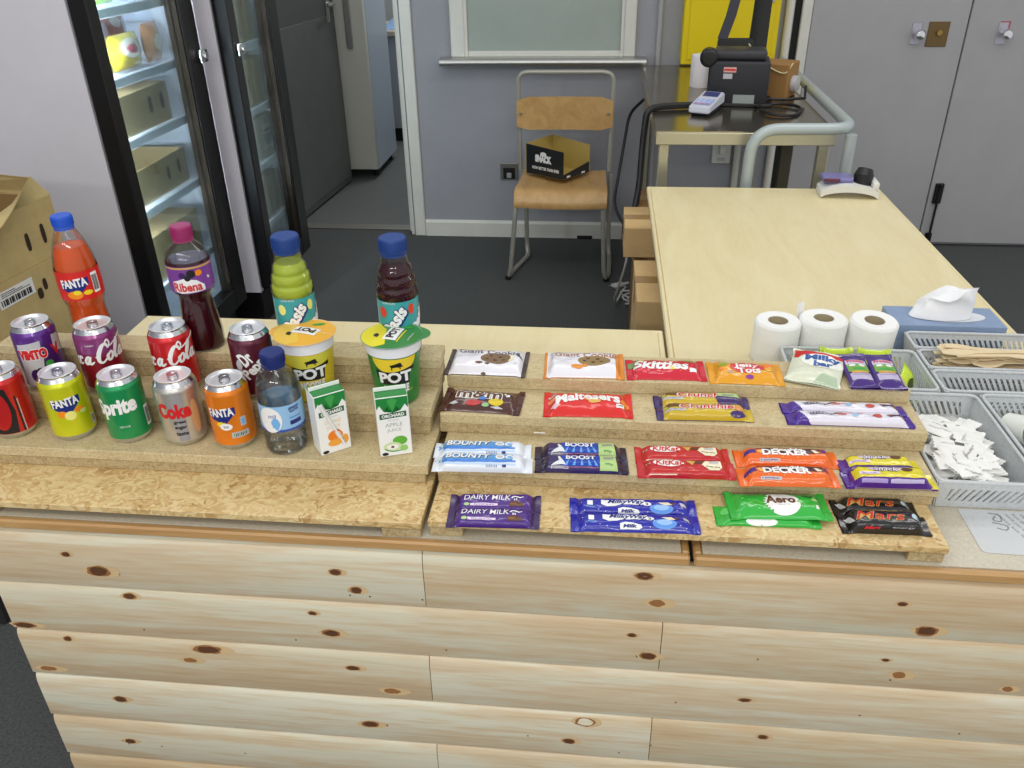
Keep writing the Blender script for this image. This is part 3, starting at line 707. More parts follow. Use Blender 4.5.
def fix(art, L=.004):
    out = []
    for (d, M, o) in art:
        bm = bmesh.new(); vs = [bm.verts.new((a, b, 0)) for a, b in d[0]]
        for f in d[1]:
            try: bm.faces.new([vs[k] for k in f])
            except ValueError: pass
        bmesh.ops.triangulate(bm, faces=bm.faces); _subdiv(bm, L); out.append((_dump(bm), M, o))
    return out
def bars(x0, z0, w, h, n=9):
    R = random.Random(int(x0 * 9999)); out = [(rect(x0, x0 + w, z0, z0 + h), WHITE, .0003)]; p = x0 + w * .08
    while p < x0 + w * .9:
        q = R.uniform(.03, .08) * w; out.append((rect(p, min(p + q, x0 + w * .94), z0 + h * .12, z0 + h * .88), BLACK, .0005)); p += q + R.uniform(.03, .07) * w
    return out
zc = ZL[1] + .0003; zb = ZL[2] + .0003
# front row
red = paint_can('can_red', (206, 34, 34)); 
art = [(poly([(-.012, .0125), (.002, .0125), (.006, .05), (.0, .09), (-.012, .0965), (-.03, .0965), (-.034, .06), (-.03, .0125)]), BLACK, .0003), (ell(-.018, .055, .017, .036), paint_can('can_red_deep', (196, 26, 28)), .0006), (rect(.009, .0115, .012, .075), BLACK, .0003), (rect(.0125, .014, .012, .07), GREYP, .0003)]
can('dark-striped red drink can cut by the left edge of the photo, front row', -.933, 1.060, zc, red, fix(art))
lem = paint_can('can_lemon', (212, 216, 20))
art = fanta_logo(-.004, .072, .040) + [(ell(-.001, .048, .0085, .008), ink('lemon_half', (236, 232, 130)), .0005), (ell(-.012, .052, .007, .006), ORGP, .0004), (ell(.014, .055, .007, .0045), ORGP, .0004), (ell(.019, .05, .006, .0035), ink('lime_leaf', (196, 216, 120)), .0005)] + bars(.030, .018, .009, .018)
can('lemon-yellow drink can with a navy logo, front row', -.832, 1.0615, zc, lem, fix(art))
grn = paint_can('can_green', (20, 150, 84))
art = [(text('Sprite', .066, .036, bold=.05, shear=.15, at=(-.016, .066), rot=.10), WHITE, .0004), (text('ZERO SUGAR', .016, .003, at=(-.008, .034)), WHITE, .0004)] + bars(.028, .022, .011, .036)
can('green drink can with white lettering, front row', -.736, 1.0615, zc, grn, fix(art))
slv = paint_can('can_silver', (206, 204, 200), .3)
art = [(rect(-.012, .004, .0125, .0955), ink('grey_panel', (150, 148, 150), .3), .0002), (ell(.02, .05, .007, .03), ink('orange_reflet', (206, 160, 110), .3), .0002), (text('Coke', .052, .026, bold=.05, at=(-.012, .066)), REDP, .0006)] + [(text(s, .018, .006, bold=.03, at=(-.006, z)), BLACK, .0005) for s, z in (('great', .046), ('sugar', .036), ('taste', .026))]
can('silver drink can with red lettering, front row', -.644, 1.0615, zc, mat('can_silver2', (212, 208, 202), .3, metal=.8), fix(art))
org = paint_can('can_orange', (238, 132, 20))
art = fanta_logo(-.017, .07, .040) + [(ell(-.012, .045, .0095, .006), WHITE, .0004), (ell(-.018, .049, .008, .005), YELP, .0003), (text('500', .008, .004, at=(-.012, .045)), BLACK, .0006)] + [(rect(.010, .0195, .042, .058), GREYP, .0003), (rect(.012, .0175, .045, .055), LBLUE, .0005), (rect(-.006, .021, .024, .034), GREYP, .0003)] + [(rect(-.003 + .0026 * k, -.0018 + .0026 * k, .026, .032), BLACK if k % 3 else GREENP, .0005) for k in range(8)]
can('orange drink can with a navy logo, front row beside the water bottle', -.560, 1.058, zc, org, fix(art))
# back row
pur = paint_can('can_purple', (94, 38, 138))
art = [(poly([(-.034, .085), (.004, .090), (.002, .07), (.008, .045), (.001, .012), (-.034, .012)]), GREYP, .0002), (poly([(.024, .093), (.04, .09), (.04, .06), (.022, .066)]), GREYP, .0002), (poly([(.008, .09), (.024, .06), (.022, .02), (.002, .02), (.0, .045)]), ink('plum', (70, 30, 96)), .0004), (text('VIMTO', .044, .018, bold=.07, at=(-.012, .068), rot=.03), REDP, .0009), (text('VIMTO', .046, .020, bold=.11, at=(-.012, .068), rot=.03), WHITE, .0006), (text('V', .015, .02, bold=.06, at=(.025, .068), rot=.03), REDP, .0006), (ell(.009, .049, .006, .005), GREENP, .0008), (blob(-.006, .036, .008, .008), BLACK, .0007), (blob(.006, .03, .007, .008), ink('berry', (60, 30, 90)), .0008), (ell(-.014, .03, .009, .012), ink('berry', (60, 30, 90)), .0006)]
can('purple and white fruit drink can, leftmost of the back row', -.906, 1.131, zb, pur, fix(art))
chy = paint_can('can_cherry', (150, 20, 44)); chp = paint_can('can_cherry_top', (142, 58, 122))
art = [(rect(-.06, .06, .072, .0965), chp, .0002), (rect(-.06, .06, .066, .0725), paint_can('can_cherry_mid', (150, 40, 84)), .0002)] + [(moved(d, (-.010, .056), .08), WHITE, .0005) for d in script_cola(.030)] + [(text('CHERRY', .014, .003, at=(-.014, .088)), WHITE, .0005)]
can('cherry-red drink can shading to violet at the top, back row', -.800, 1.131, zb, chy, fix(art), band=chp)
art = [(moved(d, (-.012, .058), .10), WHITE, .0005) for d in script_cola(.030)] + [(text('ORIGINAL TASTE', .034, .0034, bold=.02, at=(-.004, .047), rot=.06), ink('taste_gold', (232, 200, 170)), .0005)]
can('bright red drink can with white script, back row before the purple-capped bottle', -.675, 1.131, zb, paint_can('can_red2', (208, 24, 32)), fix(art))
art = [(text('Dr', .020, .024, bold=.04, at=(-.012, .075), rot=.62), WHITE, .0005), (text('Pepper', .060, .024, bold=.04, at=(.007, .062), rot=.74), WHITE, .0005), (blob(-.024, .062, .005, .010), GREYP, .0004)]
can('dark maroon drink can with slanted white lettering, behind the water bottle', -.543, 1.131, zb, paint_can('can_maroon', (92, 24, 48)), fix(art))

# bottles
clear = glassy('clear_bottle', (252, 253, 253), .04)
def bottle(label, x, y, z, prof, cap, liq, level, lab, art, group=None, turn=0, liq_rough=.12, shell=None):
    t = thing('drink_bottle', label, 'bottle', (x, y, z), facing(x, y) + turn, group)
    mb = MB(); mb.lathe([(0, prof[0][1] + .0015)] + prof + [(prof[-1][0] - .001, prof[-1][1])], shell or clear, 40); mb.build('bottle_wall', t)
    if liq:
        q = interp(prof); mb = MB(); zs = [.003 + (level - .003) * k / 120 for k in range(121)]
        mb.lathe([(0, .003)] + [(max(.002, q(v) - .0022), v) for v in zs] + [(0, level)], liq, 36); mb.build('liquid', t)
    cr, c0, c1, cm = cap
    mb = MB(); mb.lathe([(cr * .98, c0), (cr, c0 + .002), (cr, c1 - .002), (cr * .95, c1), (0, c1)], cm, 36)
    for k in range(36): a = 2 * PI * k / 36; mb.box(-.0005, .0005, -.0008, .0004, c0 + .003, c1 - .003, cm, xf=Matrix.Rotation(a, 4, 'Z') @ Matrix.Translation((0, -cr, 0)))
    mb.lathe([(cr * .9, c0 - .004), (cr * .97, c0 - .004), (cr * .97, c0 - .0008), (cr * .9, c0 - .0008)], cm, 36); mb.build('cap', t)
    l0, l1, lm = lab; q = interp(prof); mb = MB(); mb.lathe([(q(l0 + (l1 - l0) * k / 8) + .0005, l0 + (l1 - l0) * k / 8) for k in range(9)], lm, 44)
    f = lambda u, v, o=0: Vector(((q(v) + .0005 + o) * math.sin(u / .033), -(q(v) + .0005 + o) * math.cos(u / .033), v))
    for (d, M, o) in art: decal(mb, f, d, M, o)
    mb.build('label_sleeve', t, merge=False); return t
zt = ZL[3] + .0003
def liquid(name, c, tr=.25): return mat(name, c, .12, trans=tr * .35, ior=1.2, spec=.6)
P = [(.024, 0), (.029, .003), (.0305, .01), (.031, .03), (.0285, .06), (.0285, .072), (.0325, .086), (.033, .11), (.0325, .138), (.0295, .158), (.023, .180), (.016, .196), (.0135, .2), (.0135, .203)]
art = fanta_logo(-.010, .118, .040) + [(ell(-.012, .098, .012, .007), ORGP, .0004), (ell(.008, .1, .007, .004), YELP, .0005), (ell(-.008, .102, .006, .004), YELP, .0006)] + bars(.018, .096, .012, .034)
bottle('tall orange soda bottle with a blue cap, by the cardboard boxes', -.8415, 1.190, zt, P, (.0155, .203, .221, mat('cap_blue', (40, 92, 206), .4)), liquid('soda_orange', (226, 92, 30)), .172, (.088, .136, ink('label_red', (214, 36, 30))), fix(art))
P = [(.026, 0), (.0315, .003), (.0325, .010), (.032, .03), (.0285, .06), (.0255, .085), (.0262, .093), (.0318, .102), (.034, .112), (.0342, .15), (.0335, .158), (.029, .17), (.019, .179), (.0148, .184), (.0145, .188)]
art = [(poly([(-.03, .110), (-.03, .126), (-.012, .132), (.006, .128), (.017, .118), (.018, .1085), (-.02, .1065)]), WHITE, .0004), (text('Ribena', .042, .015, bold=.03, at=(-.008, .1175)), REDP, .0008), (rect(-.04, .04, .147, .1500), GOLDP, .0004), (ell(.0, .139, .0065, .0065), BLACK, .0006), (ell(.011, .139, .0055, .005), ORGP, .0005), (ell(-.013, .137, .005, .005), ink('berry', (60, 30, 90)), .0006), (ell(-.006, .132, .0045, .0045), BLACK, .0006), (star(.026, .128, .001, .003, 5), WHITE, .0006)]
bottle('waisted blackcurrant drink bottle with a magenta cap', -.6485, 1.190, zt, P, (.0160, .187, .208, mat('cap_magenta', (160, 44, 104), .4)), liquid('squash_dark', (66, 18, 26), .2), .155, (.106, .151, ink('label_violet', (122, 62, 150))), fix(art))
P = [(.025, 0), (.0305, .003), (.032, .012), (.032, .100), (.0338, .106), (.0335, .114), (.0300, .1185), (.0312, .1235), (.0305, .131), (.0265, .1355), (.0275, .1405), (.0262, .147), (.0222, .152), (.0215, .158), (.0205, .164), (.0195, .172)]
def oasis_art(fr, fr2): return [(text('OASIS'[:1] + 'asis', .060, .021, bold=.045, shear=.25, at=(-.006, .066), rot=.95), WHITE, .0009), (moved(text('OASIS'[:1] + 'asis', .064, .026, bold=.12, shear=.25), (-.005, .065), .95), NAVY, .0005), (ell(-.023, .082, .0068, .009), fr, .0006), (ell(.025, .086, .0055, .009), fr, .0006), (text('SUMMER FRUITS', .022, .003, at=(-.012, .098)), WHITE, .0006), (text('Oasis', .05, .019, bold=.05, shear=.25, at=(.040, .064), rot=.95), WHITE, .0008), (blob(.0, .03, .010, .012), fr2, .0004)]
teal = ink('label_teal', (62, 160, 164))
capn = mat('cap_navy', (32, 66, 134), .42)
bottle('ribbed bottle of yellow-green juice drink with a navy cap', -.483, 1.190, zt, P, (.0213, .172, .195, capn), liquid('juice_lime', (186, 202, 66)), .152, (.012, .100, teal), fix(oasis_art(ink('lemon_half', (220, 216, 90)), ink('lemon_half', (220, 216, 90)))), 'ribbed juice bottles')
bottle('ribbed bottle of dark berry juice drink with a navy cap', -.3135, 1.190, zt, P, (.0213, .172, .195, capn), liquid('juice_berry', (58, 16, 26), .2), .157, (.012, .100, teal), fix(oasis_art(ink('strawberry', (222, 70, 48)), ink('strawberry', (222, 70, 48)))), 'ribbed juice bottles', turn=-.12)
P = [(.026, 0), (.031, .003), (.0328, .010), (.0322, .02), (.0330, .026), (.0322, .034), (.0330, .042), (.0328, .088), (.0330, .105), (.0310, .118), (.0255, .131), (.0185, .14), (.0160, .144), (.016, .148)]
art = [(ell(-.020, .066, .018, .022), WHITE, .0004), (rect(-.06, .06, .045, .049), ink('label_deep_blue', (60, 86, 170)), .0003), (text('SPRING', .018, .0045, bold=.03, at=(.018, .083), rot=.12), NAVY, .0006), (text('WATER', .016, .004, bold=.03, at=(.018, .078), rot=.12), NAVY, .0006), (rect(.009, .028, .055, .062), NAVY, .0006), (rect(.009, .028, .066, .068), ink('label_mid_blue', (90, 140, 210)), .0005), (blob(-.012, .060, .006, .010), LBLUE, .0006), (text('still', .013, .006, at=(-.016, .073), shear=.2), ink('label_deep_blue', (60, 86, 170)), .0007)]
bottle('small clear water bottle with a navy cap and blue label', -.474, 1.050, zc, P, (.0178, .147, .166, mat('cap_deep_navy', (28, 44, 112), .4)), glassy('water', (240, 246, 250), .10), .118, (.045, .089, ink('label_pale_blue', (150, 194, 232))), fix(art))

# instant noodle pots
PP = [(.031, 0), (.033, .002), (.0345, .004), (.0355, .02), (.0415, .088), (.0425, .0885), (.0435, .106), (.0462, .107), (.0468, .109)]
def pot(label, x, y, z, side, arc, lidm, lid2, turn, litxt, tab=0):
    t = thing('noodle_pot', label, 'noodle pot', (x, y, z), facing(x, y) + turn, 'instant noodle pots')
    mb = MB(); q = interp(PP); white = mat('pot_white', (236, 236, 240), .35)
    mb.lathe([(0, .003)] + [(r, h, white if h > .086 else side) for r, h in PP], side, 44)
    f = lambda u, v, o=0: Vector(((q(v) + o) * math.sin(u / .038), -(q(v) + o) * math.cos(u / .038), v))
    art = [(poly([(-.034 + .068 * k / 14, .0865) for k in range(15)] + [(.034 * math.cos(PI * k / 14), .0865 - .026 * math.sin(PI * k / 14)) for k in range(1, 14)]), arc, .0003),
           (moved(poly([(-.030, .012), (-.012, .009), (.004, .010), (.030, .016), (.030, .0095), (.023, .008), (.022, -.013), (-.022, -.013), (-.024, -.002), (-.029, -.003)])  , (0, .055)), BLACK, .0004),
           (text('POT', .050, .0195, bold=.045, at=(.0, .0545), rot=.05), WHITE, .0010),
           (text('NOODLE', .040, .015, bold=.06, at=(.001, .033), rot=.03), WHITE, .0006),
           (blob(.002, .075, .011, .003, 12, .4, seed=4), BLACK, .0007), (blob(.006, .077, .004, .003, 10, .3, seed=5), BLACK, .0007), (rect(-.005, -.0035, .068, .074), BLACK, .0007), (rect(.007, .0085, .069, .075), BLACK, .0007), (moved(text('original recipe', .02, .004, shear=.3), (.018, .026), .35), YELP, .0006)]
    for (d, M, o) in fix(art): decal(mb, f, d, M, o)
    mb.build('pot', t, merge=False)
    mb = MB(); R = .0485; n = 40
    def lf(u, v, o=0):
        r = math.hypot(u, v); return Vector((u, v, .1094 + o + .0012 * math.cos(r / R * 4) - (.0018 if r > R else 0) * (r - R) / .008))
    out = []
    for k in range(n):
        a = 2 * PI * k / n; q = (a - tab + PI) % (2 * PI) - PI; rr = R + .011 * max(0, math.cos(q * 3.2)) * (abs(q) < .49); out.append((rr * math.cos(a), rr * math.sin(a)))
    decal(mb, lf, poly(out, .008), lidm, 0)
    V = [lf(u, v) - Vector((0, 0, .0008)) for u, v in out]; mb.add(V, [tuple(range(n - 1, -1, -1))], white)
    for (d, M, o) in [(poly([(R * .98 * math.cos(a), R * .98 * math.sin(a)) for a in [PI * .62 + (PI * .66) * k / 12 for k in range(13)]] + [(-.012, -.03), (-.008, .02)], .006), lid2, .0003)] + fix([(moved(poly([(-.021, .010), (.021, .012), (.021, -.010), (-.021, -.012)]), (.002, .002), litxt), WHITE, .0006), (text('POT', .034, .013, bold=.05, at=(.002, .004), rot=litxt), BLACK, .0009), (blob(-.024, .002, .004, .006), BLACK, .0008), (blob(.024, .022, .010, .004), GREENP, .0006), (text('just add water', .026, .004, at=(.028, -.012), rot=litxt), WHITE, .0008), (moved(rect(-.02, .02, -.001, .001), (.014, -.008), litxt), YELP, .0007)]): decal(mb, lf, d, M, o)
    mb.build('foil_lid', t, merge=False, sharp=180); return t
pot('yellow instant noodle pot with an orange foil lid', -.4505, 1.130, zb, ink('pot_yellow', (222, 196, 40)), ink('pot_lime', (214, 206, 70)), mat('lid_amber', (238, 180, 60), .3), ink('lid_pale', (236, 196, 80)), .0, 2.5, 2.6)
pot('green instant noodle pot with a green and yellow foil lid', -.3115, 1.130, zb, ink('pot_green', (44, 124, 52)), ink('pot_sun', (236, 206, 50)), mat('lid_green', (60, 136, 66), .3), ink('lid_yellow', (232, 220, 40)), -.03, 1.15, 0)

# juice cartons
cw = mat('carton_white', (240, 241, 238), .38)
gr = ink('leaf_green', (34, 132, 60)); gr2 = ink('leaf_green_light', (64, 160, 76))
def juice(label, x, y, z, turn, fruit, straw, name, rgbn):
    W, D, H = .049, .036, .104
    t = thing('juice_carton', label, 'juice carton', (x, y, z), facing(x, y) + turn, 'small juice cartons')
    mb = MB(); mb.box(-W / 2, W / 2, -D / 2, D / 2, 0, H, cw, .0014)
    f = plane((0, -D / 2, 0), (1, 0, 0), (0, 0, 1))
    A = [(poly([(-W / 2 + .001, H - .001), (-W / 2 + .001, H - .020), (-.019, H - .013), (-.013, H - .024), (-.008, H - .015), (.0, H - .027), (.006, H - .016), (.012, H - .024), (.019, H - .014), (W / 2 - .001, H - .021), (W / 2 - .001, H - .001)], .2), gr, .0002), (poly([(-.008, H - .006), (.0, H - .024), (.008, H - .006), (0, H - .002)], .2), gr2, .0004),
         (poly([(-.02, .076), (.02, .078), (.02, .069), (-.02, .067)], .2), ink('banner_green', (46, 98, 62)), .0004), (text('ORCHARD', .034, .0055, bold=.04, at=(0, .0725), rot=.04), WHITE, .0006), (text('ORCHARD', .018, .0025, at=(0, .064)), GREYP, .0004),
         (text(name[0], .026, .0065, at=(0, .056)), rgbn, .0004), (text(name[1], .022, .0065, at=(0, .046)), rgbn, .0004), (ell(-.017, .005, .005, .0028, L=.2), BLACK, .0004)] + fruit
    for (d, M, o) in A: decal(mb, f, d, M, o)
    r = plane((W / 2, 0, 0), (0, 1, 0), (0, 0, 1)); decal(mb, r, poly([(-D / 2, H - .001), (-D / 2, H - .019), (-.01, H - .003), (D / 2, H - .001)], .2), gr, .0002)
    decal(mb, plane((0, 0, H), (1, 0, 0), (0, 1, 0)), rect(-W / 2 + .001, W / 2 - .001, -D / 2 + .001, D / 2 - .001, .2), gr, .0003)
    mb.build('box', t, merge=False)
    mb = MB(); mb.box(-W / 2, W / 2, .002, .0036, H + .0004, H + .007, cw, .0005); mb.box(-W / 2, W / 2, .0037, .011, H + .0004, H + .002, gr, .0003); mb.build('top_seam', t)
    if straw:
        mb = MB(); mb.tube([(-.016, -D / 2 - .0022, .088), (.013, -D / 2 - .0022, .012)], .0018, mat('straw_white', (236, 236, 232), .4), 10); mb.box(-.0035, .0035, -.0004, .0000, -.041, .042, mat('straw_film', (225, 228, 226), .2, coat=.4), xf=Matrix.Translation((-.0015, -D / 2 - .0001, .05)) @ Matrix.Rotation(-.364 + 0, 4, 'Y')); part_label(mb.build('straw', t), 'white straw stuck slantwise across the front')
    return t
of = [(ell(.001, .030, .012, .010, L=.2), ink('fruit_orange', (240, 130, 36)), .0004), (ell(.0, .018, .012, .006, L=.2), ink('fruit_amber', (242, 166, 60)), .0006), (ell(.016, .020, .005, .008, L=.2), ink('fruit_amber', (242, 166, 60)), .0005), (blob(.004, .038, .004, .003, L=.2), ink('fruit_red', (226, 90, 40)), .0006)]
juice('small white orange juice carton with a straw stuck on the front', -.402, 1.052, zc, .28, of, True, ('ORANGE', 'JUICE'), ink('name_peach', (232, 196, 160)))
af = [(ell(-.005, .017, .014, .0085, L=.2), ink('apple_flesh', (206, 222, 170)), .0005), (ell(-.005, .017, .009, .0045, L=.2), WHITE, .0007), (ell(.007, .027, .011, .008, L=.2), ink('apple_green', (96, 176, 58)), .0004), (ell(.012, .013, .006, .0055, L=.2), ink('apple_light', (150, 204, 110)), .0006), (ell(-.005, .017, .0025, .002, L=.2), BROWNP, .0009), (stroke([(-.017, .014), (-.006, .009), (.008, .0095)], .0015), gr, .0009)]
juice('small white apple juice carton with a green fruit picture', -.302, 1.052, zc, .05, af, False, ('APPLE', 'JUICE'), ink('name_grey', (170, 180, 170)))
# ================================================================== sweets
def sweet(label, A, B, z, W, T, colour, art, cat='chocolate bar', name='chocolate_bar', group=None, tilt=0, nx=72, ns=30, ash=0, asc=1, **k):
    A = Vector(A); B = Vector(B); d = B - A; L = d.length; a = math.atan2(d.y, d.x)
    w = Wrap(L, W, T, seed=len(bpy.data.objects) % 97, **k)
    c = (A + B) / 2 + Vector((-d.y, d.x)).normalized() * W / 2
    mb = MB(); w.skin(mb, colour, nx, ns)
    for (d2, M, o) in (art(w) if callable(art) else art):
        d2 = ([(x, y * asc + ash) for x, y in d2[0]], d2[1])
        bm = bmesh.new(); vs = [bm.verts.new((p[0], p[1], 0)) for p in d2[0]]
        for f in d2[1]:
            try: bm.faces.new([vs[q] for q in f])
            except ValueError: pass
        bmesh.ops.triangulate(bm, faces=bm.faces); _subdiv(bm, .005); d2 = _dump(bm)
        decal(mb, w, d2, M, o)
    o = mb.build(name, loc=(c.x, c.y, z + .0004), rot=(tilt, 0, a), merge=False, sharp=60)
    return tag(o, label, cat, group)
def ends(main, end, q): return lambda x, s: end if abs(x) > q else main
F1 = film
zO, z3, z2, z1 = ZR
# --- strand board, front row
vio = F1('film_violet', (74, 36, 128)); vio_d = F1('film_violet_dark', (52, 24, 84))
def dairy(w):
    return [(text('DAIRY MILK', .068, .0108, bold=.002, shear=.1, at=(-.012, .0045)), WHITE, .0006), (stroke([(.024, .004), (.028, .0075), (.034, .006), (.037, .0035)], .0022), WHITE, .0006), (stroke([(.028, .003), (.0285, -.0012)], .0015), WHITE, .0006), (stroke([(.031, .003), (.0315, -.0012)], .0015), WHITE, .0006), (stroke([(.036, .005), (.041, .0065)], .0018), WHITE, .0006),
            (rect(-.036, .004, -.0125, -.008), ink('label_lilac', (226, 206, 232)), .0005), (ell(-.041, -.010, .004, .003), LIMEP, .0006), (text('fairtrade', .030, .002, at=(-.016, -.0103)), PURP, .0008), (poly([(.020, -.013), (.022, -.004), (.030, -.0015), (.040, -.006), (.042, -.013)]), BROWNP, .0005), (rect(.022, .031, -.010, -.006), ink('choc_light', (140, 90, 60)), .0007)]
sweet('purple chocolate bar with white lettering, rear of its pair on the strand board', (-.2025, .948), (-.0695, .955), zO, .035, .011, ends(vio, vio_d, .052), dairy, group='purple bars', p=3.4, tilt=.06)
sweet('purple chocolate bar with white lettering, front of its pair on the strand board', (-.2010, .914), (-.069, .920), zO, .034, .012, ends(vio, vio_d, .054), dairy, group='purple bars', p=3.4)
blu = F1('film_royal_blue', (28, 34, 160))
def milky(w):
    return [(poly([(-.046, .014), (-.046, .004), (-.038, -.001), (-.026, 0), (-.018, .0035), (.012, .004), (.018, .008), (.016, .014)]), WHITE, .0005), (text('MilkyWay', .054, .0115, bold=.03, shear=.35, at=(-.010, .009)), NAVY, .0008), (ell(.020, .006, .006, .0042), WHITE, .0005), (text('2', .004, .005, bold=.05, at=(.02, .006)), NAVY, .0008),
            (poly([(-.022, -.013), (-.022, -.004), (-.014, -.0015), (-.004, -.003), (.007, -.006), (.009, -.010), (.004, -.013)]), WHITE, .0005), (text('Milk', .020, .005, bold=.05, shear=.2, at=(-.008, -.008)), NAVY, .0008), (ell(.040, -.003, .017, .009), ink('milk_blue', (96, 150, 226)), .0005), (ell(.040, -.001, .011, .005), ink('milk_pale', (150, 190, 240)), .0007), (poly([(.036, .010), (.050, .011), (.056, .005), (.046, .003)]), CREAMP, .0007), (poly([(.052, .011), (.062, .009), (.058, .004)]), BROWNP, .0007), (poly([(.066, .010), (.074, .008), (.076, .001), (.068, .003)]), GREYP, .0005), (rect(-.066, -.058, .002, .012), WHITE, .0005), (rect(-.067, -.055, -.002, -.0005), LBLUE, .0005)] + [(star(x, y, .0004, .0012, 4), WHITE, .0005) for x, y in ((-.074, .008), (-.07, -.008), (-.05, -.006), (-.04, -.009), (.02, -.009), (.062, -.006), (.07, -.01), (.026, .002))]
sweet('royal blue chocolate bar with white cloud shapes, rear of its pair', (-.027, .955), (.154, .963), zO, .035, .0105, blu, milky, group='royal blue bars', lens=3.5, ash=-.0065, asc=.92, tilt=.06)
sweet('royal blue chocolate bar with white cloud shapes, front of its pair', (-.024, .919), (.156, .927), zO, .036, .0115, blu, milky, group='royal blue bars', lens=3.5, ash=-.0065, asc=.92)
gre = F1('film_green', (44, 176, 60))
def aero(w):
    return [(star(.004, .001, .021, .026, 26, sy=.95), WHITE, .0005), (text('Aero', .042, .018, bold=.04, at=(.003, .008)), BROWNP, .0009), (text('Peppermint Choc', .018, .0022, at=(.006, -.004)), BROWNP, .0008), (ell(.052, .009, .004, .004), LIMEP, .0005), (stroke([(.036, .020), (.044, .015), (.050, .017)], .003), ink('choc_dark', (44, 74, 34)), .0005), (rect(.050, .054, -.012, -.004), WHITE, .0005)] + [(ell(-.03 - .01 * k, -.012 + .011 * (k % 3), .002 + .001 * (k % 2), .002), ink('bubble_green', (100, 206, 100)), .0005) for k in range(4)] + [(text('dark mint', .02, .003, at=(-.044, 0), rot=1.2), ink('bubble_green', (100, 206, 100)), .0005)]
sweet('bright green chocolate bar lying flat under the other green one', (.180, .949), (.324, .953), zO, .040, .0075, gre, [(ell(-.010, -.0165, .022, .007), WHITE, .0005), (star(-.058, .005, .006, .008, 12), ink('bubble_green', (100, 206, 100)), .0005)], group='green bars', p=3.2, amp=.0006)
sweet('bright green chocolate bar with a round white badge, on top of its twin', (.199, .955), (.341, .963), zO + .0078, .056, .011, gre, aero, group='green bars', lens=3, ash=-.004, asc=.95)
blk = F1('film_black', (26, 22, 22))
def mars(w): return [(text('Mars', .068, .0190, bold=.025, shear=.3, at=(-.008, .001), sp=1.05), GOLDP, .0005), (text('Mars', .066, .0175, bold=.0, shear=.3, at=(-.008, .001), sp=1.05), REDP, .0008), (ell(.042, .000, .007, .008), ink('badge_blue', (190, 216, 230)), .0005), (ell(.043, -.002, .0025, .0022), BLACK, .0008), (poly([(-.054, .01), (-.048, .008), (-.043, -.010), (-.048, -.008)]), GREYP, .0005),
                      (text('Mars', .022, .0045, bold=.05, shear=.3, at=(-.022, -.0205)), REDP, .0006), (text('energy', .030, .0025, at=(.02, -.0205)), GREYP, .0006), (rect(-.03, .02, .0125, .0137), GOLDP, .0005)]
sweet('black chocolate bar with red lettering, rear of its pair', (.349, .985), (.466, .989), zO, .030, .013, blk, mars, group='black bars', p=4.5)
sweet('black chocolate bar with red lettering, front of its pair', (.351, .946), (.471, .949), zO, .036, .018, blk, mars, group='black bars', p=4.5)
# --- second step: twin bars
bw = F1('film_pearl', (226, 232, 240)); bb = F1('film_sky', (112, 168, 224))
def bounty(w): return [(rect(-.062, .045, -.002, .0125), ink('sea_blue', (96, 152, 206)), .0003), (text('BOUNTY', .070, .0125, bold=.05, shear=.15, at=(-.021, .0065)), ink('sea_dark', (70, 96, 130)), .0005), (text('BOUNTY', .068, .0110, bold=.03, shear=.15, at=(-.022, .007)), WHITE, .0008), (ell(.026, .006, .007, .0052), WHITE, .0006), (ell(.040, .006, .006, .0052), WHITE, .0006), (ell(.026, .006, .0045, .003), GREYP, .0008), (ell(.041, .005, .004, .003), LBLUE, .0008), (poly([(-.06, -.002), (.01, -.0015), (.05, -.003), (.05, -.006), (-.05, -.0075), (-.06, -.007)]), ink('wave_blue', (56, 126, 214)), .0005), (rect(-.06, .05, -.011, -.0085), ink('wave_pale', (186, 212, 242)), .0004), (rect(.03, .036, -.0145, -.010), NAVY, .0005)] + [(rect(.006 + .0025 * k, .0073 + .0025 * k, -.0145, -.010), ink('bar_blue', (120, 130, 170)), .0005) for k in range(7)] + [(blob(-.068, .007, .004, .006), ink('sea_blue', (96, 152, 206)), .0004)]
sweet('pearly white and sky-blue coconut bar, rear of its pair', (-.240, 1.039), (-.091, 1.046), z3, .034, .014, bw, bounty, group='pearly bars', p=3.0, ash=-.004)
sweet('pearly white and sky-blue coconut bar, front of its pair', (-.236, 1.003), (-.086, 1.009), z3, .035, .015, bw, bounty, group='pearly bars', p=3.0, ash=-.004)
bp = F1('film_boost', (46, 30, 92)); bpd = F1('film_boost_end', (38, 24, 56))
def boost(w): return [(rect(-.030, .026, -.010, .015), ink('boost_blue', (30, 66, 168)), .0003)] + [(poly([(x - .0022, -.009), (x + .0022, -.009), (x + dx, .004)]), ink('ray_blue', (96, 164, 230)), .0005) for x, dx in ((-.024, .006), (-.012, .003), (.0, 0), (.012, -.003), (.022, -.006))] + [(text('BOOST', .044, .0115, bold=.035, at=(-.002, .008)), WHITE, .0008), (poly([(-.046, -.010), (-.034, .001), (-.036, .009), (-.033, .010), (-.024, -.0085), (-.030, -.008)]), ink('bolt_white', (220, 224, 226)), .0006), (rect(-.046, -.020, -.0145, -.0105), GREYP, .0005), (text('glucose', .022, .003, at=(-.033, -.0125)), PURP, .0008), (poly([(.0265, -.0165), (.0265, .0165), (.049, .0165), (.053, -.0165)]), LIMEP, .0005), (rect(.032, .047, .004, .010), ink('tag_grey', (150, 150, 140)), .0007), (text('99p', .012, .005, bold=.03, at=(.040, -.007)), ink('tag_green', (90, 140, 80)), .0007), (rect(-.03, .025, -.0125, -.0112), ink('boost_pink', (150, 60, 130)), .0005)]
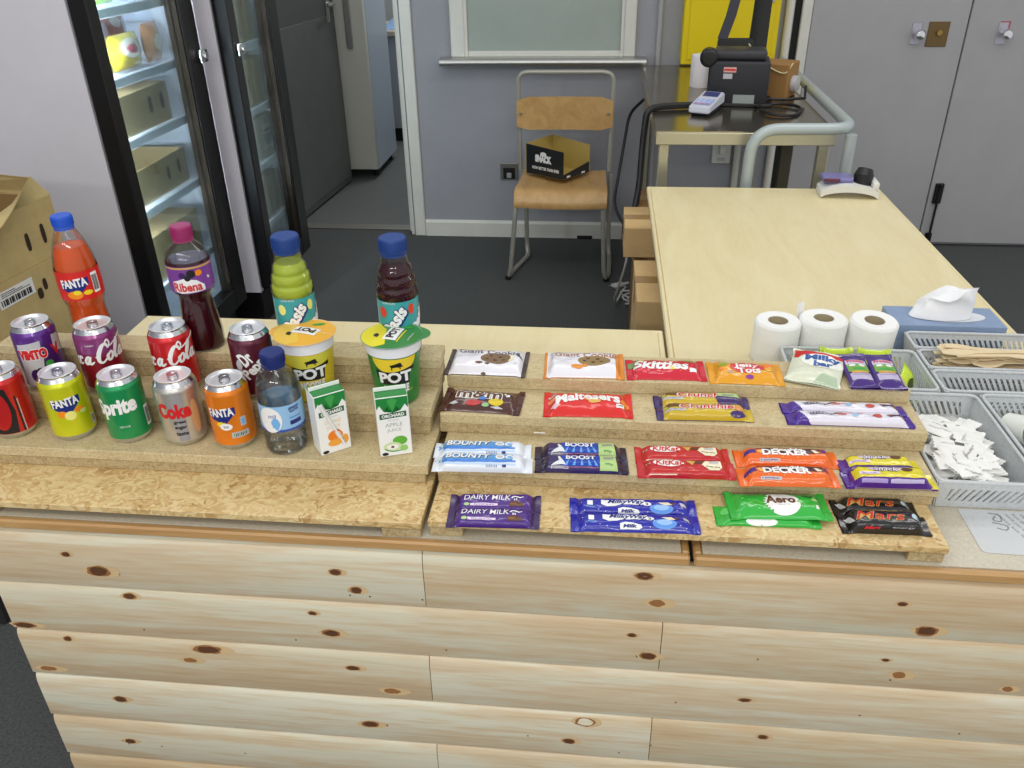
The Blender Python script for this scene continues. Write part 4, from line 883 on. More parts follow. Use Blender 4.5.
sweet('dark violet and blue energy bar with a pale green tag, rear of its pair', (-.0845, 1.045), (.0545, 1.0520), z3, .032, .015, ends(bp, bpd, .050), boost, group='violet-blue bars', p=3.0, ash=-.004)
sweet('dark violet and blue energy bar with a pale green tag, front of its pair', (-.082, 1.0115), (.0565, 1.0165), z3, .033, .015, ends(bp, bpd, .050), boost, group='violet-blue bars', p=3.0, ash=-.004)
kr = F1('film_kit_red', (192, 22, 30))
def kit(w): return [(ell(-.026, .008, .023, .0085), WHITE, .0005), (text('KitKat', .040, .0125, bold=.025, shear=.15, at=(-.025, .0085)), REDP, .0008), (poly([(.0, .014), (.014, .014), (.008, .003)]), GOLDP, .0006), (poly([(.014, .014), (.032, .013), (.026, .007), (.012, .006)]), BROWNP, .0005), (poly([(.022, .004), (.028, .013), (.050, .013), (.051, -.002), (.046, -.0085), (.032, -.0085)]), CREAMP, .0008), (rect(.033, .046, .006, .012), GREYP, .001), (text('break time', .020, .0028, bold=.03, at=(.038, .000), rot=-.1), BROWNP, .001), (rect(-.056, -.015, -.0175, -.0158), CREAMP, .0005), (text('N', .006, .005, at=(-.056, .007)), GREYP, .0005), (rect(-.05, .02, -.0105, -.0098), ink('fold_red', (226, 90, 60)), .0004)]
sweet('red four-finger wafer bar with a white oval, rear of its pair', (.068, 1.048), (.2085, 1.053), z3, .037, .011, kr, kit, group='red wafer bars', p=4, ash=-.003)
sweet('red four-finger wafer bar with a white oval, front of its pair', (.070, 1.0105), (.2125, 1.0155), z3, .036, .012, kr, kit, group='red wafer bars', p=4, ash=-.003)
orf = F1('film_orange', (234, 104, 24)); ord_ = F1('film_orange_dark', (60, 28, 60))
def decker(w): return [(rect(-.045, .05, .0045, .0195), ink('decker_brown', (72, 34, 46)), .0003), (text('DECKER', .068, .0150, bold=.045, at=(-.003, .0065)), WHITE, .0009), (text('double', .044, .0085, bold=.035, at=(.002, .0145)), WHITE, .0009), (poly([(.036, .014), (.042, .014), (.048, .005), (.040, .005)]), CREAMP, .0007), (poly([(.044, .014), (.050, .012), (.050, .005), (.047, .005)]), ink('choc_light', (140, 90, 60)), .0007), (rect(-.042, -.012, -.0125, -.0070), GREYP, .0005), (text('1 portion', .024, .003, bold=.03, at=(-.028, -.0098)), PURP, .0008), (ell(-.040, .008, .007, .006), orf, .0006), (ell(-.040, .007, .0045, .0045), ink('nougat', (240, 176, 90)), .0008), (poly([(.05, .016), (.058, .018), (.058, .007), (.052, .006)]), PURP, .0006), (poly([(-.062, .012), (-.046, .014), (-.046, .003), (-.064, .001)]), ink('decker_purple', (70, 44, 130)), .0005)] + [(ell(-.03 + .011 * k, -.004 - .006 * (k % 2), .0012, .0012, 8), ink('decker_dot', (250, 160, 80)), .0005) for k in range(8)]
sweet('orange chocolate bar with big white lettering, rear of its pair', (.2165, 1.050), (.3675, 1.056), z3, .039, .016, orf, decker, group='orange bars', lens=3.2, ash=-.0080, asc=.86)
sweet('orange chocolate bar with big white lettering, front of its pair', (.2150, 1.0015), (.3575, 1.0085), z3, .041, .016, orf, decker, group='orange bars', lens=3.2, ash=-.0080, asc=.86)
yl = F1('film_yellow', (222, 208, 30)); pl = F1('film_flake_purple', (84, 40, 140))
def flake(w): return [(rect(-.03, .018, .004, .0115), ink('script_shadow', (206, 190, 190)), .0003), (text('Snack', .037, .0115, bold=.05, shear=.35, at=(-.006, .0065)), PURP, .0006), (text('Snack', .035, .0100, bold=.005, shear=.35, at=(-.006, .0068)), WHITE, .0009), (ell(.024, .0065, .008, .0045), BROWNP, .0006), (rect(-.045, -.016, -.006, -.0005), ink('label_lilac', (226, 206, 232)), .0005), (text('biscuit', .02, .003, at=(-.031, -.0033)), PURP, .0008), (poly([(-.058, -.030), (-.058, -.0120), (.056, -.0120), (.056, -.030)]), PURP, .0004), (rect(-.044, -.008, -.0205, -.0145), ink('panel_lilac', (170, 150, 206)), .0006), (rect(-.004, .042, -.0205, -.0145), ink('panel_pale', (190, 180, 214)), .0006), (rect(-.05, .05, .0125, .019), PURP, .0004)]
sweet('yellow and purple biscuit bar, rear of its pair at the step end', (.366, 1.0455), (.484, 1.0525), z3, .030, .014, lambda x, s: pl if x < -.046 else yl, flake, group='yellow bars', p=4)
sweet('yellow and purple biscuit bar, front of its pair overhanging the step end', (.365, 1.008), (.492, 1.012), z3, .033, .019, lambda x, s: pl if x < -.052 else yl, flake, group='yellow bars', p=5)
# --- third step
bn = F1('film_brown', (74, 36, 30))
def mms(w): return [(text('m&m', .076, .031, bold=.085, at=(-.005, .011), rot=.0), ink('mm_white', (236, 232, 228)), .0005), (text('m&m', .073, .0285, bold=.02, at=(-.005, .011)), BROWNP, .0008), (text("'s", .010, .012, bold=.05, at=(.040, .010)), WHITE, .0006), (ell(.002, -.003, .006, .0045), ink('candy_blue', (80, 130, 200)), .0009), (blob(-.012, -.0135, .013, .007, 14, .12), ink('candy_red', (186, 40, 44)), .0007), (ell(.024, -.010, .012, .0085), ink('candy_yellow', (214, 190, 30)), .0007), (ell(.008, -.018, .006, .004), ink('candy_green', (150, 190, 140)), .0008), (poly([(.016, -.022), (.028, -.0185), (.038, -.024), (.026, -.025)]), GREYP, .0009), (rect(-.030, -.008, .0245, .0275), GREYP, .0004), (poly([(-.052, -.016), (-.042, -.012), (-.036, -.016), (-.044, -.02)]), GREYP, .0005)]
sweet('brown sweet bag with big outlined letters, leftmost on the third step', (-.244, 1.1205), (-.114, 1.1145), z2, .064, .013, bn, mms, 'sweet bag', 'sweet_bag', lens=2.2, ash=-.006, asc=.92, amp=.0016, fr=40)
mr = F1('film_scarlet', (216, 34, 28))
def malt(w): return [(text('Maltesers', .102, .0260, bold=.04, at=(-.001, .003), rot=.05, arc=.013), WHITE, .0006), (ell(.010, .000, .010, .0062), ink('malt_centre', (226, 180, 90)), .0006), (ell(.013, .004, .011, .004), ink('malt_choc', (120, 60, 40)), .0005), (ell(-.002, .005, .006, .004), ink('malt_orange', (236, 120, 50)), .0006), (rect(.044, .056, -.017, -.008), WHITE, .0005), (text('100', .008, .003, bold=.04, at=(.05, -.0125)), BLACK, .0008), (ell(.058, .0, .007, .009), ORGP, .0005), (ell(-.058, .008, .006, .007), ink('malt_peach', (240, 150, 110)), .0005), (poly([(-.06, -.014), (-.05, -.006), (-.044, -.012), (-.052, -.022)]), ink('malt_flash', (230, 190, 200)), .0005), (blob(-.057, .022, .006, .004), GREYP, .0004)]
sweet('scarlet sweet bag with curved white lettering, beside the brown bag', (-.0765, 1.1145), (.0635, 1.1195), z2, .068, .014, mr, malt, 'sweet bag', 'sweet_bag', lens=2.2, ash=-.006, asc=.92, amp=.0016, fr=38)
cg = F1('film_gold', (202, 172, 30)); cpp = F1('film_crunch_purple', (58, 34, 100))
def crunch(w): return [(rect(-.060, -.035, .004, .0135), ink('crunch_brown', (104, 72, 40)), .0003), (text('Crunchie', .086, .0150, bold=.075, shear=.1, at=(.003, .0065)), WHITE, .0006), (text('Crunchie', .082, .0128, bold=.02, shear=.1, at=(.003, .0065)), REDP, .0009), (rect(-.062, -.030, -.0065, -.0012), GREYP, .0006), (text('original', .022, .0025, at=(-.046, -.0038)), PURP, .0008), (ell(-.060, .006, .003, .003), LIMEP, .0006), (ell(.052, .002, .008, .0065), ink('honeycomb', (220, 150, 80)), .0008), (ell(.049, -.0105, .012, .0065), cpp, .0006)]
def crunch2(w): return crunch(w)[:-2] + [(poly([(.020, -.002), (.030, .013), (.064, .013), (.064, -.014), (.024, -.014)]), cpp, .0010), (poly([(.022, .002), (.026, .012), (.056, .011), (.058, -.001)]), LIMEP, .0013), (rect(.032, .050, .003, .008), ink('tag_grey', (150, 150, 140)), .0015)]
sweet('gold and purple honeycomb bar with a pale green tag, rear of its pair', (.098, 1.152), (.2475, 1.157), z2, .033, .015, lambda x, s: cpp if x < -.062 or x > .060 else cg, crunch2, group='gold bars', p=3, ash=-.004)
sweet('gold and purple honeycomb bar with red lettering, front of its pair', (.1005, 1.1165), (.248, 1.1215), z2, .034, .015, lambda x, s: cpp if x < -.064 else cg, crunch, group='gold bars', p=3, ash=-.004)
lw = F1('film_lilac_white', (226, 222, 234)); lp = F1('film_ultraviolet', (72, 36, 146))
def curly(w): return [(poly([(-.060, .008), (-.040, .009), (-.026, .005), (-.04, .002), (-.060, .001)]), ink('curl_dark', (70, 54, 96)), .0005), (text('fudge', .04, .006, bold=.03, at=(-.044, .0045)), GREYP, .0008), (stroke([(-.03, .002), (-.02, .006), (-.01, .0075)], .003), BROWNP, .0006), (ell(-.012, .0045, .007, .003), ink('curl_red', (206, 110, 104)), .0006), (rect(-.006, .02, .0065, .008), ink('curl_red', (206, 110, 104)), .0005), (ell(.008, .004, .005, .004), ink('curl_blue', (150, 190, 226)), .0006), (ell(.040, .002, .007, .0055), ink('curl_rust', (196, 84, 70)), .0006), (stroke([(.055, .004), (.066, .006), (.08, .001)], .0035), ink('choc_light', (140, 90, 60)), .0006), (stroke([(.058, .001), (.070, .005), (.084, .006)], .003), ink('curl_dark', (70, 54, 96)), .0007)]
CC = lambda x, s: lp if x < -.071 - s * .5 or x > .076 - s * .4 or (x < 0 and s > .011) else lw
sweet('long white bar with purple ends, rear of its pair on the third step', (.296, 1.150), (.484, 1.153), z2, .029, .011, CC, curly, group='long white bars', p=3, ash=-.003, nx=110)
sweet('long white bar with purple ends, front of its pair on the third step', (.2985, 1.1185), (.4865, 1.1205), z2, .030, .012, CC, curly, group='long white bars', p=3, ash=-.003, nx=110)
# --- top step
ck = F1('film_cookie_white', (232, 230, 236), amp=0) if 0 else F1('film_cookie_white', (232, 230, 236))
ckd = F1('film_cookie_dark', (70, 56, 50)); cko = F1('film_cookie_orange', (226, 140, 40))
def cookie(M, txt2, cut): 
    def g(w): 
        a = [(text('Giant Cookie', .104, .017, bold=.01, at=(.002, .0265)), txt2, .0005), (ell(.016, .003, .027, .019, 30), M, .0005), (ell(.022, .009, .0035, .0028), ink('chip_dark', (84, 60, 40)), .0008), (ell(.006, .012, .003, .0025), ink('chip_dark', (84, 60, 40)), .0008), (ell(.014, -.004, .0035, .003), ink('chip_dark', (84, 60, 40)), .0008), (ell(.028, -.002, .003, .0024), ink('chip_dark', (84, 60, 40)), .0008), (ell(.000, .000, .003, .0024), ink('chip_dark', (84, 60, 40)), .0008)]
        a += [(text(s, wd, .0038, at=(-.035, y)), GREYP, .0005) for s, wd, y in (('with milk', .036, .019), ('chocolate', .038, .0125), ('chunks', .030, .006))]
        return a + cut
    return g
A1 = [(poly([(.036, .020), (.044, .010), (.044, -.002), (.036, -.010), (.040, .005)]), CREAMP, .0007), (ell(.054, .014, .005, .0035), BLACK, .0005), (blob(-.012, -.014, .006, .003), BROWNP, .0006), (blob(.002, -.017, .004, .0025), BROWNP, .0006), (blob(-.002, -.040, .004, .003), BROWNP, .0006), (rect(.046, .052, -.013, -.011), GREYP, .0005)]
A2 = [(blob(-.012, -.017, .010, .006, seed=3), ink('caramel', (222, 140, 40)), .0006), (blob(.0, -.015, .005, .004, seed=6), ink('caramel', (222, 140, 40)), .0007), (blob(.048, .016, .005, .003), ink('cookie_rust', (206, 130, 80)), .0005)]
sweet('white cookie packet with dark brown ends, leftmost on the top step', (-.2485, 1.1990), (-.1125, 1.1975), z1, .082, .015, ends(ck, ckd, .060), cookie(ink('cookie_brown', (128, 102, 74)), ink('script_dark', (84, 70, 74)), A1), 'cookie packet', 'cookie_packet', lens=3.2, ash=-.008, asc=.88, amp=.0022, fr=30, e=.007, taper=.010)
sweet('white cookie packet with orange ends, second on the top step', (-.0815, 1.1985), (.0505, 1.2025), z1, .082, .015, lambda x, s: cko if x > .052 or x < -.062 else ck, cookie(ink('cookie_tan', (150, 124, 78)), ink('script_rust', (170, 110, 70)), A2), 'cookie packet', 'cookie_packet', lens=3.2, ash=-.008, asc=.88, amp=.0022, fr=30, e=.007, taper=.010)
sk = F1('film_crimson', (206, 24, 50))
def skit(w): return [(text('Skittles', .090, .0270, bold=.04, shear=.15, at=(-.009, .005), rot=-.05), WHITE, .0006), (poly([(-.062, .006), (-.062, .024), (-.040, .026), (-.046, .012), (-.052, .006)]), ink('rainbow_green', (110, 150, 90)), .0004), (poly([(-.046, .016), (-.042, .026), (-.034, .026), (-.036, .018)]), ink('rainbow_yellow', (226, 186, 60)), .0005), (ell(.010, -.006, .006, .0045), YELP, .0006), (ell(.004, -.002, .003, .0025), ink('candy_orange', (236, 130, 40)), .0006), (rect(.037, .048, -.015, -.006), WHITE, .0006), (poly([(.028, .024), (.052, .024), (.046, .012), (.034, .016)]), ink('rainbow_mix', (150, 140, 70)), .0004), (rect(-.030, -.006, -.020, -.0187), ink('line_pink', (240, 150, 160)), .0005)] + [(blob(-.03 + .013 * k, -.012 + .004 * (k % 2), .002, .0018, seed=k), ink('dot_red', (226, 90, 70)), .0005) for k in range(6)]
sweet('crimson sweet bag with white lettering, third on the top step', (.0545, 1.2025), (.1835, 1.2065), z1, .062, .013, sk, skit, 'sweet bag', 'sweet_bag', lens=2.3, ash=-.006, asc=.92, amp=.0018, fr=40)
jt = F1('film_amber', (230, 160, 24))
def tots(w): return [(blob(.002, .006, .027, .017, 20, .08), ink('tots_red', (214, 66, 70)), .0005), (text('Jelly', .040, .0150, bold=.03, at=(.001, .009), rot=.05), WHITE, .0009), (text('Tots', .036, .0145, bold=.03, at=(.004, -.005), rot=.05), WHITE, .0009), (ell(-.025, -.010, .005, .0045), ink('tot_grey', (200, 170, 150)), .0006), (ell(.004, -.020, .0065, .005), ink('tot_purple', (140, 60, 150)), .0008), (ell(-.036, .012, .008, .006), ink('tot_green', (150, 176, 60)), .0005), (ell(.036, .014, .008, .006), ink('tot_orange', (240, 130, 50)), .0005), (ell(.034, -.002, .005, .004), ink('tot_yellow', (246, 206, 80)), .0005), (ell(-.040, -.004, .004, .004), ink('tot_orange', (240, 130, 50)), .0005)]
sweet('amber sweet bag with a red badge, fourth on the top step', (.1865, 1.1995), (.3055, 1.1990), z1, .066, .014, jt, tots, 'sweet bag', 'sweet_bag', lens=2.3, ash=-.005, asc=.92, amp=.0026, fr=45)
mk = F1('film_milk', (222, 226, 202))
def milkb(w): return [(poly([(-.052, .006), (-.052, .030), (.046, .034), (.050, .018), (.03, .012), (.02, .016), (-.018, .008), (-.03, .012), (-.036, .005)]), ink('milk_red', (206, 40, 44)), .0004), (text('Milky', .052, .017, bold=.11, at=(.010, .010), rot=.12), ink('milk_navy', (36, 84, 160)), .0008), (text('bar', .030, .013, bold=.10, at=(.012, -.003), rot=.1), ink('milk_navy', (36, 84, 160)), .0008), (ell(.01, .0045, .036, .019), ink('milk_cream', (240, 240, 230)), .0004), (stroke([(.0, -.0115), (.016, -.0105), (.03, -.0115)], .0015), WHITE, .0006), (poly([(.02, -.034), (.03, -.018), (.055, -.022), (.055, -.034)]), ink('milk_green', (176, 196, 166)), .0004)]
def portrait(lab, name, cat, c, z, rz, H_, W_, T_, M, art, tilt, group=None, **k):
    # a bag lying with its crimped ends at top and bottom, long side running up the step
    w = Wrap(H_, W_, T_, seed=len(bpy.data.objects) % 97, **k); mb = MB(); w.skin(mb, M, 50, 26)
    for (d, Mt, o) in fix(art, .005): decal(mb, (lambda x_, y_, q=0: w(y_, -x_, q)), d, Mt, o)
    o = mb.build(name, merge=False, sharp=60)
    o.matrix_world = Matrix.Translation((c[0], c[1], z)) @ Matrix.Rotation(rz, 4, 'Z') @ Matrix.Rotation(tilt, 4, 'X') @ Matrix.Rotation(PI / 2, 4, 'Z')
    return tag(o, lab, cat, group)
portrait('cream and red chocolate bag with a blue name, lying aslant on the top step', 'sweet_bag', 'sweet bag', (.3615, 1.2460), z1 + .0080, -.33, .098, .082, .013, mk,
    [(poly([(-.040, .018), (-.040, .046), (.040, .046), (.040, .030), (.026, .024), (.010, .026), (-.010, .020), (-.024, .022), (-.032, .014)]), ink('milk_red', (206, 40, 44)), .0004), (ell(.008, .008, .034, .019), ink('milk_cream', (240, 240, 230)), .0005), (text('Milky', .056, .020, bold=.05, at=(.008, .014), rot=.1), ink('milk_navy', (36, 84, 160)), .0008), (text('bar', .030, .015, bold=.05, at=(.010, -.001), rot=.08), ink('milk_navy', (36, 84, 160)), .0008), (stroke([(-.006, -.012), (.010, -.011), (.026, -.012)], .0015), WHITE, .0006), (poly([(.0, -.046), (.012, -.030), (.036, -.026), (.040, -.046)]), ink('milk_green', (176, 196, 166)), .0004)], .10, lens=2.2, amp=.002, fr=36, e=.006)
pk = film('film_pouch_purple', (64, 32, 120))
pouch_art = [(rect(-.0165, .0165, .004, .023), ink('frog_pale', (206, 196, 220)), .0004), (text('Freddo', .028, .0075, bold=.06, at=(0, .0195)), ink('frog_red', (206, 84, 110)), .0007), (rect(-.0165, .0165, -.009, .011), ink('leaf_panel', (116, 168, 72)), .0006), (ell(-.008, .007, .005, .003), WHITE, .0008), (ell(.007, .007, .005, .003), WHITE, .0008), (blob(0, -.002, .010, .003, 12, .3), GREENP, .0008), (rect(-.013, .013, -.014, -.009), ink('frog_orange', (220, 160, 60)), .0008), (rect(-.0165, .0165, -.032, -.014), ink('frog_lilac', (190, 180, 210)), .0004), (text('chocolate', .024, .003, at=(0, -.018)), PURP, .0007)]
portrait('small purple treat pouch with a pale panel, left one of the joined pair', 'sweet_pouch', 'sweet pouch', (.4255, 1.2400), z1 + .0085, .03, .098, .042, .008, pk, pouch_art, .10, 'purple pouches', lens=2.4, amp=.0008, fr=50, e=.006)
portrait('small purple treat pouch with a pale panel, right one of the joined pair', 'sweet_pouch', 'sweet pouch', (.4685, 1.2420), z1 + .0085, .0, .100, .042, .008, pk, pouch_art, .10, 'purple pouches', lens=2.4, amp=.0008, fr=50, e=.006)
# price slip on the third riser board
mb = MB(); mb.box(0, .018, -.0006, 0, 0, .0022, WHITE); tag(mb.build('price_slip', loc=(-.092, 1.1098, ony(537, 433, 1.11).z), rot=0), 'tiny white paper slip stuck on the board edge above the violet bars', 'paper slip')
# ================================================================== baskets and paper goods
bk = mat('basket_grey', (198, 202, 204), .42, var=.05, scale=220, bump=.25, bscale=500)
def basket(label, x0, x1, y0, y1, z0, h, solid=''):
    sx, sy = x1 - x0, y1 - y0; tp = .010; th = .002
    t = thing('plastic_basket', label, 'basket', ((x0 + x1) / 2, (y0 + y1) / 2, z0), 0, 'grey plastic baskets')
    mb = MB(); bx, by = sx / 2 - tp, sy / 2 - tp
    mb.box(-bx, bx, -by, by, .0003, .0025, bk)
    def wall(A, B, C, D, slots):     # bottom A-B, top C-D (C above A)
        A, B, C, D = map(Vector, (A, B, C, D)); nrm = (B - A).cross(C - A).normalized() * th
        def P(u, v): a = A.lerp(B, u); c = C.lerp(D, u); return a.lerp(c, v)
        def slab(q):
            V = [P(*k) for k in q] + [P(*k) + nrm for k in q]; mb.add(V, [(0, 1, 2, 3), (7, 6, 5, 4), (0, 4, 5, 1), (1, 5, 6, 2), (2, 6, 7, 3), (3, 7, 4, 0)], bk)
        if not slots: slab([(0, 0), (1, 0), (1, 1), (0, 1)]); return
        slab([(0, 0), (1, 0), (1, .24), (0, .24)]); slab([(0, .74), (1, .74), (1, 1), (0, 1)])
        Lw = (B - A).length; n = max(4, int(Lw / .0095)); m0 = .012 / Lw
        slab([(0, .24), (m0, .24), (m0, .74), (0, .74)]); slab([(1 - m0, .24), (1, .24), (1, .74), (1 - m0, .74)])
        s = .012 / Lw; u = m0 - s
        while u < 1 - m0:
            a, b = u, u + .0052 / Lw; q = [(max(m0, min(1 - m0, a)), .24), (max(m0, min(1 - m0, b)), .24), (max(m0, min(1 - m0, b + s)), .74), (max(m0, min(1 - m0, a + s)), .74)]
            if q[1][0] - q[0][0] > 1e-5 or q[2][0] - q[3][0] > 1e-5: slab(q)
            u += .0095 / Lw
    tx, ty = sx / 2 - .003, sy / 2 - .003
    wall((-bx, -by, .001), (bx, -by, .001), (-tx, -ty, h), (tx, -ty, h), 'f' not in solid)
    wall((bx, by, .001), (-bx, by, .001), (tx, ty, h), (-tx, ty, h), 'b' not in solid)
    wall((bx, -by, .001), (bx, by, .001), (tx, -ty, h), (tx, ty, h), 'r' not in solid)
    wall((-bx, by, .001), (-bx, -by, .001), (-tx, ty, h), (-tx, -ty, h), 'l' not in solid)
    mb.build('tray', t, merge=False)
    mb = MB(); r = .014; c = []
    for (cx, cy, a0) in ((sx / 2 - r - .001, sy / 2 - r - .001, 0), (-sx / 2 + r + .001, sy / 2 - r - .001, PI / 2), (-sx / 2 + r + .001, -sy / 2 + r + .001, PI), (sx / 2 - r - .001, -sy / 2 + r + .001, 1.5 * PI)):
        for k in range(5): a = a0 + PI / 2 * k / 4; c.append((cx + (r - .002) * math.cos(a), cy + (r - .002) * math.sin(a), h))
    mb.tube(c, .0030, bk, 8, closed=True); mb.build('rim', t); return t
ZB = T0 + .0003
basket('grey plastic basket full of white paper sachets, beside the sweets stand', .506, .656, 1.050, 1.315, ZB, .050, 'r')
basket('grey plastic basket holding white cups at the right edge of the photo', .660, .84, 1.050, 1.318, ZB, .050, 'l')
basket('grey plastic basket behind the top sweets step, holding lime packets', .352, .602, 1.322, 1.477, ZB, .050, '')
basket('long grey basket with nothing showing in it, nearest of three narrow ones', .606, .866, 1.322, 1.403, ZB, .050, '')
basket('long grey basket heaped with wooden cutlery, middle of three narrow ones', .606, .866, 1.407, 1.483, ZB, .050, '')
basket('long grey basket nearest the tissue box, rearmost of three narrow ones', .606, .866, 1.487, 1.561, ZB, .050, '')
# sachets
sach = mat('sachet_paper', (238, 238, 234), .6); 
ws = Wrap(.082, .020, .004, e=.006, p=2.2, taper=.008, amp=.0005, fr=70)
def sachet_mesh(seed):
    w = Wrap(.088 if seed % 2 else .074, .022 if seed % 2 else .032, .004, e=.006, p=2.2, taper=.008, amp=.0006, fr=60, seed=seed)
    mb = MB(); w.skin(mb, sach, 22, 8)
    R = random.Random(seed)
    for k in range(2 + seed % 2): decal(mb, w, moved(text(('sugar', 'white', 'milk')[(seed + k) % 3], .018, .004), (R.uniform(-.02, .02), R.uniform(-.003, .004)), (0, PI)[k % 2]), ink('sachet_print', (150, 146, 146), .6), .0003)
    if seed in (2, 5): decal(mb, w, rect(-.006, .008, -.004, .004), ink('sachet_dark', (96, 96, 92), .6), .0003)
    return mb
Rn = random.Random(11); protos = []
n = 0
for layer in range(10):
    for k in range(11):
        u, v = Rn.random(), Rn.random()
        zz = T0 + .006 + .0050 * layer
        y = 1.094 + (.185 - .008 * layer) * v; x = .545 + (.076 - .003 * layer) * u
        ang = Rn.uniform(-.9, 1.2) if Rn.random() < .75 else Rn.uniform(1.0, 2.2)
        if abs(math.cos(ang)) > .8: x = .566 + .030 * (u - .3)
        s = n % 6
        if s == len(protos):
            o = sachet_mesh(s).build('sugar_sachet', merge=False, sharp=60); protos.append(o)
        else:
            o = protos[s].copy(); COL.objects.link(o)
        o.location = (x, y, zz + .001 * k / 8); o.rotation_euler = (Rn.uniform(-.06, .06), Rn.uniform(-.06, .06), ang)
        tag(o, 'white paper sachet in the heap filling the grey basket beside the sweets', 'sachet', 'white paper sachets'); n += 1
# wooden cutlery
wd = wood_mat('birch', [(.3, (216, 194, 154)), (.6, (228, 210, 172)), (.8, (236, 222, 190))], 8, (2, 12, 12), .6)
def stick(kind):
    mb = MB(); L = .15; pts = []
    for k in range(25):
        u = k / 24; x = -L / 2 + L * u
        wdt = .0048 + (.0075 * math.sin(PI * min(1, max(0, (u - .62) / .38))) ** .7 if u > .62 else 0) + (.001 if u < .1 else 0); pts.append((x, wdt, u))
    V = [];
    for (x, q, u) in pts:
        zz = -.004 * math.sin(PI * max(0, (u - .62) / .38)) if kind == 0 else 0
        V += [(x, -q, zz), (x, q, zz), (x, q, zz + .0016), (x, -q, zz + .0016)]
    F = [(0, 1, 2, 3), tuple(4 * 24 + k for k in (3, 2, 1, 0))]
    for k in range(24):
        for j in range(4): a = 4 * k; F.append((a + j, a + (j + 1) % 4, a + 4 + (j + 1) % 4, a + 4 + j))
    mb.add(V, F, wd, True); return mb
pr = []
def sticks(x0, x1, y0, y1, zz, cnt, lab, grp, seed):
    R = random.Random(seed)
    for k in range(cnt):
        s = k % 2
        if len(pr) <= s: o = stick(s).build('wooden_spoon' if s == 0 else 'wooden_knife', sharp=50); pr.append(o)
        else: o = pr[s].copy(); COL.objects.link(o); o.name = 'wooden_spoon' if s == 0 else 'wooden_knife'
        o.location = (R.uniform(x0, x1), R.uniform(y0, y1), zz + .0021 * (k // 2)); o.rotation_euler = (0, R.uniform(-.03, .03), R.choice((0, PI)) + R.uniform(-.13, .13))
        tag(o, lab % ('spoon' if s == 0 else 'knife'), 'wooden cutlery', grp % ('spoons' if s == 0 else 'knives'))
sticks(.700, .765, 1.428, 1.462, T0 + .010, 60, 'pale wooden %s in the heap filling the middle narrow basket', 'wooden %s in the middle basket', 5)
for k in range(7):
    o = pr[k % 2].copy(); COL.objects.link(o); o.location = (.742 + .004 * k, 1.510 + .004 * k, T0 + .010 + .0022 * k); o.rotation_euler = (0, 0, .1 * (k % 3 - 1)); o.name = ('wooden_spoon', 'wooden_knife')[k % 2]
    tag(o, 'wooden %s lying low in the rearmost narrow basket' % ('spoon', 'knife')[k % 2], 'wooden cutlery', 'wooden %s in the rearmost basket' % ('spoons', 'knives')[k % 2])
# white cups lying in the right-hand basket
cupw = mat('paper_cup', (232, 234, 226), .5)
def cup(lab, loc, rot, ring=None):
    t = thing('paper_cup', lab, 'cup', loc, rot); mb = MB()
    mb.lathe([(0, .001), (.018, .001), (.0185, 0), (.024, .044), (.0252, .0445), (.0252, .0462), (.024, .0464), (.0225, .044), (.017, .003), (0, .003)], cupw, 28); mb.build('cup_wall', t)
    if ring: mb = MB(); mb.lathe([(.0196, .008), (.0215, .022)], ring, 28, xf=Matrix.Scale(1.02, 4)); mb.build('printed_band', t)
cup('white paper cup lying tilted in the right-hand basket, nearest its left side', (.692, 1.262, T0 + .027), (1.35, 0, .5))
cup('white paper cup with a green band at the right edge of the photo', (.702, 1.196, T0 + .027), (1.4, 0, .9), ink('band_green', (40, 130, 80)))
cup('white paper cup lying at the back of the right-hand basket', (.745, 1.255, T0 + .027), (1.45, 0, -.4))
# lime packets in the basket behind the top step
lm = film('film_lime', (196, 222, 44)); 
def packet(lab, loc, rot, w_, h_, art):
    w = Wrap(h_, w_, .012, e=.006, p=2.4, taper=.012, amp=.001, seed=len(bpy.data.objects) % 50); mb = MB(); w.skin(mb, lm, 40, 20)
    for (d, M, o) in art: decal(mb, w, d, M, o)
    tag(mb.build('lime_packet', loc=loc, rot=rot, merge=False, sharp=60), lab, 'packet', 'lime packets')
packet('lime packet standing on edge at the right end of the basket behind the step', (.556, 1.372, T0 + .030), (1.15, -.5, 1.1), .044, .075, [(blob(.002, 0, .016, .010), ink('lime_dark', (70, 84, 30)), .0006)])
packet('lime packet lying flat at the right end of the basket behind the step', (.535, 1.362, T0 + .010), (.15, 0, .4), .055, .085, [(ell(0, 0, .02, .012), ink('lime_light', (216, 236, 90)), .0006)])
packet('lime packet behind the left purple pouch', (.430, 1.366, T0 + .0505), (1.2, 0, .02), .098, .058, [(ell(0, 0, .018, .012), ink('lime_light', (216, 236, 90)), .0006)])
packet('lime packet behind the right purple pouch', (.493, 1.362, T0 + .0510), (1.2, 0, -.06), .100, .056, [(ell(0, 0, .018, .012), ink('lime_light', (216, 236, 90)), .0006)])
